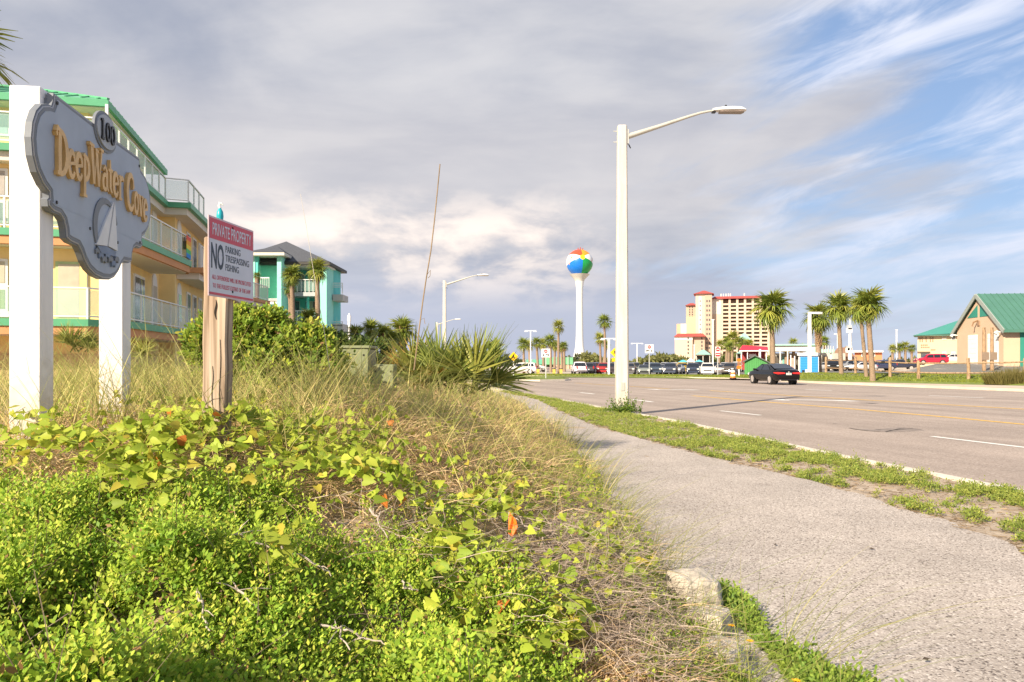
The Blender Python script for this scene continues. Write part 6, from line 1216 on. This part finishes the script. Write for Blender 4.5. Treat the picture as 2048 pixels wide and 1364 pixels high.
for i, (px, py) in enumerate([(1418, 1178), (1441, 1250), (1463, 1252), (1500, 1283), (1592, 1362)]):
    p = G(px, py, .16); g = thing('yellow_flower', ['highest yellow flower beside the top rock', 'yellow flower left of the pair by the middle rock', 'yellow flower right of the pair by the middle rock', 'yellow flower in the weeds above the lowest rock', 'yellow flower at the bottom edge of the picture'][i], 'flower', (p.x, p.y, .05), 0, 'yellow flowers in the path weeds')
    k = MB(); k.tube([(0, 0, 0), (0, 0, .11)], .003, 5); k.build('stalk', mat('flower_stalk', (.12, .2, .04), .7), g)
    for j in range(8):
        a = j*.785; k = MB(); k.add([(0, 0, .11), (.012*math.cos(a-.5), .012*math.sin(a-.5), .117), (.024*math.cos(a), .024*math.sin(a), .113), (.012*math.cos(a+.5), .012*math.sin(a+.5), .117)], [(0, 1, 2, 3)]); k.build('petal', YF, g)
# ================================================================ ROCKS, FLAG, LITTER
ROCK = mat('limestone', (.50, .44, .36), .9, .22, 9, .6, 35)
def rock(px, py, d, sx, sy, sz, label, seed, rz=0.):
    bm = bmesh.new(); bmesh.ops.create_icosphere(bm, subdivisions=4, radius=1); r = np.random.default_rng(seed); pl2 = [(Vector(r.normal(size=3)).normalized(), .80+.25*r.random()) for _ in range(9)]
    for v_ in bm.verts:
        co = v_.co.copy(); mx = max(abs(co.x), abs(co.y), abs(co.z)); co = co.lerp(co/mx*.86, .8)
        for nn, h_ in pl2:
            q = co.dot(nn)
            if q > h_: co -= nn*(q-h_)*.93
        f = 1+.025*math.sin(co.x*9+seed)+.02*math.sin(co.y*13+co.z*11)+.012*math.sin(co.z*31+co.x*27); v_.co = Vector((co.x*sx*f, co.y*sy*f, co.z*sz*f))
    me = bpy.data.meshes.new('rock'); bm.to_mesh(me); bm.free(); me.polygons.foreach_set('use_smooth', [True]*len(me.polygons)); me.set_sharp_from_angle(angle=math.radians(28))
    p = P(px, py, d); o = link('rock', me, ROCK, None, p, (0, 0, rz)); tag(o, label, 'rock', 'pale limestone blocks edging the footpath'); return o
rock(1390, 1184, 4.88, .165, .18, .15, 'square-faced pale rock at the top of the rock edging', 3, .3)
rock(1418, 1254, 4.42, .11, .12, .12, 'small pale rock between the two larger rocks', 8, 1.)
rock(1434, 1328, 3.92, .14, .16, .13, 'rounded pale rock at the bottom of the rock edging', 12, .7)
rock(1330, 1296, 4.5, .13, .15, .12, 'grey rock half buried under twigs left of the small rock', 15, .2)
b = branch([(1018, 1062)], .02)[0]; g = thing('marker_flag', 'small orange marker flag standing in the twig tangle', 'flag', b-Vector((0, 0, .12)))
k = MB(); k.tube([(0, 0, -.1), (0, 0, .23)], .0025, 6); k.build('wire', GALV, g); k = MB(); pts = [(0, .235), (.02, .21), (.04, .19), (.05, .15), (.045, .10), (.02, .09), (-.005, .11), (.0, .17)]
k.add([(x, .02*math.sin(x*90+z*40), z) for x, z in pts]+[(x, .02*math.sin(x*90+z*40)+.002, z) for x, z in pts], [tuple(range(7, -1, -1)), tuple(range(8, 16))]+[(i, (i+1) % 8, 8+(i+1) % 8, 8+i) for i in range(8)]); k.build('flag_cloth', SORG, g)
for i, (px, py) in enumerate([(1595, 1081), (1552, 1092), (1750, 1100), (1858, 1319), (1905, 1335)]):
    p = G(px, py, .075); k = MB(); a = i*1.1; k.add([(0, 0, .004), (.028*math.cos(a), .028*math.sin(a), .012), (.055*math.cos(a+.3), .055*math.sin(a+.3), .006), (.03*math.cos(a+.8), .03*math.sin(a+.8), .002)], [(0, 1, 2, 3)])
    o = k.build('fallen_leaf', mat('dead_leaf', (.07, .05, .035), .8, .2), None, p+Vector((0, 0, .004))); tag(o, ['dark fallen leaf on the middle of the footpath', 'small dark leaf left of the larger fallen leaf on the path', 'dark leaf on the path right of the others', 'dark scrap near the bottom right of the path', 'dark scrap at the lower right corner of the path'][i], 'leaf')
# ================================================================ VERGE WEEDS AND FAR GRASS
n = 52000; Y = np.exp(RNG.uniform(math.log(4.8), math.log(40), n)); xr = np.interp(Y, ys, SWRx); xk = nkx(Y); t = RNG.random(n); X = xr+.02+(xk-.2-xr)*t
cov = sinnoise(X, Y, 2.0, 91)*.38+sinnoise(X, Y, 6.5, 92)*.5+.36*sm(Y, 8.5, 15)-.03+.5*sinnoise(X, Y, 15, 95)-.5*(t < .06)*(Y < 12)+.35*RNG.normal(size=n)*.5
m = cov > .33; X, Y, t = X[m], Y[m], t[m]; n = len(X); hgt = (.02+.07*RNG.random(n))*(1+.5*(sinnoise(X, Y, 4, 93) > .2))
arr = sprigs(np.stack([X, Y, np.full(n, .05)], 1), updir(n, .7), 6, hgt, .034, (.14, .21, .035), (.33, .35, .075), 1.0, tmpl=QUAD)
m = RNG.random(n) < .35; q = m.sum(); az = RNG.random(q)*6.28; arr2 = ribbons(np.stack([X[m], Y[m], np.full(q, .05)], 1), unit(np.stack([np.cos(az)*.5, np.sin(az)*.5, np.ones(q)], 1)), .05+.12*RNG.random(q), .004+.0003*Y[m], np.stack([np.cos(az)*.4, np.sin(az)*.4, -.3*np.ones(q)], 1), 3, .9, cvar(q, (.24, .27, .05), (.46, .40, .15), .12))
n = 5200; Y = np.exp(RNG.uniform(math.log(4.8), math.log(26), n)); xr = np.interp(Y, ys, SWRx); X = xr-.06+(nkx(Y)-.06-xr)*RNG.random(n)**1.4; az = RNG.random(n)*6.28
arr3 = ribbons(np.stack([X, Y, .058+.02*RNG.random(n)], 1), unit(np.stack([np.cos(az), np.sin(az), .12*RNG.normal(size=n)], 1)), .03+.10*RNG.random(n), .004+.0004*Y, np.stack([RNG.normal(size=n)*.3, RNG.normal(size=n)*.3, .02*np.ones(n)], 1), 3, .6, cvar(n, (.12, .075, .045), (.46, .35, .22), .2))
stuff('verge_litter', arr3, DRY, 'brown dead grass and litter on the bare parts of the verge', 'litter')
stuff('verge_weeds', cat([arr, arr2]), LEAF, 'patchy green weeds on the sandy verge between path and kerb', 'weeds')
n = 130; X = b0.x+RNG.normal(size=n)*.22; Y = b0.y-.25+RNG.normal(size=n)*.15
stuff('pole_weeds', sprigs(np.stack([X, Y, np.full(n, .05)], 1), updir(n, .4), 9, .15+.35*RNG.random(n)**2, .06, (.06, .13, .02), (.16, .22, .03), 1.0), LEAF, 'taller green weeds around the foot of the street lamp', 'weeds')
n = 30000; uu = RNG.uniform(-.02, .78, n); Yk = np.interp(uu, FKU, FKY); be = .6+RNG.random(n)*np.interp(uu, [0, .3, .45, .8], [12, 11, 9, 9]); Y = Yk+be; X = uu*Y; az = RNG.random(n)*6.28
arr = ribbons(np.stack([X, Y, ground_z(X, Y)+.02], 1), unit(np.stack([np.cos(az)*.35, np.sin(az)*.35, np.ones(n)], 1)), .07+.10*RNG.random(n), np.full(n, .045), np.stack([np.cos(az)*.3, np.sin(az)*.3, -.2*np.ones(n)], 1), 2, .8, cvar(n, (.17, .22, .03), (.34, .37, .06), .12))
stuff('far_lawn', arr, LEAF, 'mown green grass along the far side of the road', 'grass')
# wispy olive bush at the right end of the fence
p0 = P(2030, 722, 52); z0 = gz(p0.x, 52); g = thing('wispy_bush', 'wispy olive-brown bush in front of the fence at the right edge', 'bush', (p0.x, 52, z0)); n = 3600; a = RNG.random(n)*6.28; r = np.sqrt(RNG.random(n)); B = np.stack([r*np.cos(a)*1.9, r*np.sin(a)*1.0, np.full(n, -.05)], 1); d = np.stack([np.cos(a)*.55*r, np.sin(a)*.4*r, np.ones(n)], 1)
npmesh('foliage', *ribbons(B, unit(d), (.5+.75*RNG.random(n))*(1-.25*r), np.full(n, .035), RNG.normal(size=(n, 3))*.15, 3, .8, cvar(n, (.13, .12, .035), (.30, .25, .09))), LEAF, g)
k = MB(); k.tube([(0, 0, -.2), (.05, 0, .5), (.2, 0, .9)], [.05, .04, .02], 6); k.tube([(0, 0, -.2), (-.3, 0, .4), (-.6, .1, .8)], [.05, .04, .02], 6); k.build('stems', TRUNK, g)
# ================================================================ PALMETTOS
PGREEN = ((.13, .19, .04), (.33, .37, .09)); PYEL = ((.42, .24, .05), (.62, .42, .10)); PMIX = ((.20, .23, .045), (.40, .38, .08))
def palmetto(label, bx, by, d, n, R, hue, seed, px_spread=1.0, elr=(10, 85), nl=22):
    r = random.Random(seed); b = P(bx, by, d); g = thing('saw_palmetto', label, 'palmetto', b, 0, 'palmettos on the dune')
    for i in range(n):
        az = r.random()*6.28; el_ = math.radians(r.uniform(*elr)); x = Vector((math.cos(az)*math.cos(el_), math.sin(az)*math.cos(el_), math.sin(el_))); yv = Vector((0, 0, 1)).cross(x).normalized(); zv = x.cross(yv); tw = Quaternion(x, r.uniform(-.8, .8)); yv = tw @ yv; zv = tw @ zv
        hk = hue(i, x); c, base = {'g': (PGREEN, 700), 'y': (PYEL, 720), 'm': (PMIX, 740)}[hk]; me = fan_mesh(base+i % 4, c, .02+.035*(i % 4), nl, 3, .062, 62, .68, .34)
        o = link('frond', me, None, g); s = R*r.uniform(.75, 1.1); off = Vector((r.uniform(-.5, .5)*px_spread, r.uniform(-.4, .4)*px_spread*.6, r.uniform(-.1, .1)))*R
        o.matrix_local = Matrix.Translation(off) @ Matrix((x, yv, zv)).transposed().to_4x4() @ Matrix.Diagonal((s, s, s, 1))
palmetto('big green palmetto fanning out beside the footpath', 893, 780, 12.2, 46, 1.04, lambda i, x: 'g' if i % 3 else 'm', 3, 1.15, (12, 88))
palmetto('yellowing palmetto left of the big green one', 842, 765, 12.5, 14, .80, lambda i, x: 'y' if i % 3 else 'm', 5, .9, (5, 75))
palmetto('small palmetto between the two white sign posts', 155, 700, 10.5, 15, .42, lambda i, x: 'm' if i % 2 else 'g', 8, .8)
palmetto('small palmetto right of the second white sign post', 290, 715, 12., 10, .42, lambda i, x: 'm', 9, .8)
# ================================================================ LEAFY BUSHES
def bush(label, blobs, d, nleaf, leaf, c1, c2, seed, nm='leafy_bush', sprig=8, tip=None):
    o = P(blobs[0][0], 722, d); zb = float(dune_z(o.x, d)); g = thing(nm, label, 'bush', (o.x, d, zb)); rts = []; ups = []
    for (cx, cy, rx, ry, w) in blobs:
        n = int(nleaf*w/sprig); c = P(cx, cy, d)-Vector((o.x, d, zb)); a = RNG.normal(size=(n, 3)); a = unit(a); a[:, 1] *= 1; rad = (.55+.45*RNG.random(n)**.5)[:, None]; S3 = np.array([rx, max(rx, ry)*.8, ry])/F*d
        lum = (1+.16*np.sin(a[:, 0:1]*7+seed)+.12*np.sin(a[:, 2:3]*9+a[:, 1:2]*5)); rts.append(np.array(c)+a*rad*S3*lum); ups.append(a*.7+np.array([0, -.1, .6]))
    rts = np.concatenate(rts); ups = np.concatenate(ups); n = len(rts)
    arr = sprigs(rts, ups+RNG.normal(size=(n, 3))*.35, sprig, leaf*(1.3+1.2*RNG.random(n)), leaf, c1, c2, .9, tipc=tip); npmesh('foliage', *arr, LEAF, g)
    k = MB()
    for i, (cx, cy, rx, ry, w) in enumerate(blobs):
        c = P(cx, cy, d)-Vector((o.x, d, zb)); k.tube([(c.x*.6, 0, -.2), (c.x*.9, .1, c.z*.5), (c.x, 0, c.z+ry/F*d*.4)], [.04, .03, .012], 6)
    k.build('stems', TRUNK, g, smooth=True)
bush('bright leafy bush behind the warning sign post', [(524, 706, 62, 60, 1.1), (488, 678, 40, 46, .7), (590, 726, 72, 42, .9), (632, 712, 26, 30, .35), (540, 655, 20, 24, .2), (620, 694, 30, 28, .25), (425, 690, 36, 48, .5), (560, 735, 110, 35, .8)], 10.5, 7000, .072, (.13, .23, .03), (.33, .40, .05), 2, tip=(.50, .48, .08))
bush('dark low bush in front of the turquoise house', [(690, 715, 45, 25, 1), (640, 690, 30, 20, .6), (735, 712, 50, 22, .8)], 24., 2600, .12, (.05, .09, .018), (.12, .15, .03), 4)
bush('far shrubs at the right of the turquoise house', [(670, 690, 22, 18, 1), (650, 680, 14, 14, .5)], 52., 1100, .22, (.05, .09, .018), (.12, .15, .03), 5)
# far-off scrub and palms that read as one mass
def treeline(name, label, px0, px1, ytop, d, n, c1, c2, zb=-.4):
    px = RNG.uniform(px0, px1, n); Yd = d+RNG.random(n)*25; top = H-(ytop+6*sinnoise(px, px*0, .05, 3)+3*sinnoise(px, px*0, .23, 4)-HZ)/F*d; z = zb+(top-zb)*RNG.random(n)**.6; pos = np.stack([(px-1024)/F*Yd, Yd, z], 1)
    stuff(name, scatter_np(*QUAD, pos, RNG.normal(size=(n, 3)), RNG.normal(size=(n, 3))+np.array([0, -.6, .7]), (.8+1.0*RNG.random(n))*d/230, cvar(n, c1, c2, .15)), LEAF, label, 'trees')
treeline('treeline', 'distant band of green scrub behind the parked cars', 1165, 1420, 719, 215, 8000, (.10, .12, .035), (.28, .27, .09)); treeline('treeline', 'distant green scrub around the hotel palms', 1400, 1560, 715, 205, 4500, (.08, .11, .03), (.22, .23, .07)); treeline('treeline', 'distant dark scrub left of the water tower', 640, 1160, 722, 260, 8000, (.05, .07, .03), (.12, .13, .05)); treeline('treeline', 'low scrub on the horizon beyond the fence', 1640, 2300, 724, 260, 5000, (.07, .08, .03), (.16, .16, .06))
# ================================================================ REEDS
RD = mat('reed_stalk', (.24, .17, .10), .8, .35, 14, stretch=(1, 1, .4)); RP = mat('pale_reed', (.55, .50, .42), .8, .1)
def reed(label, pts, d, r0, r1, m, curls=()):
    q = [P(*p, d) for p in pts]; o = q[0]; g = thing('reed_stalk', label, 'reed', o, 0, 'tall bare stalks above the dune'); k = MB(); n = len(q); k.tube([p-o for p in q], [r0+(r1-r0)*i/(n-1) for i in range(n)], 6); k.build('stalk', m, g, smooth=True)
    for c in curls: k = MB(); k.tube([P(*p, d)-o for p in c], .003, 5); k.build('curl', m, g)
reed('tall dark bare stalk leaning right, left of the second street lamp', [(828, 740), (838, 660), (846, 600), (852, 560), (862, 500), (869, 440), (875, 380), (880, 328)], 7., .0062, .005, RD, [[(855, 548), (861, 540), (860, 552), (856, 556)], [(838, 662), (840, 640), (848, 636), (850, 648)]])
reed('thin pale stalk in front of the turquoise house', [(660, 740), (648, 660), (637, 600), (625, 530), (612, 450), (601, 388)], 7., .0034, .0016, RP)
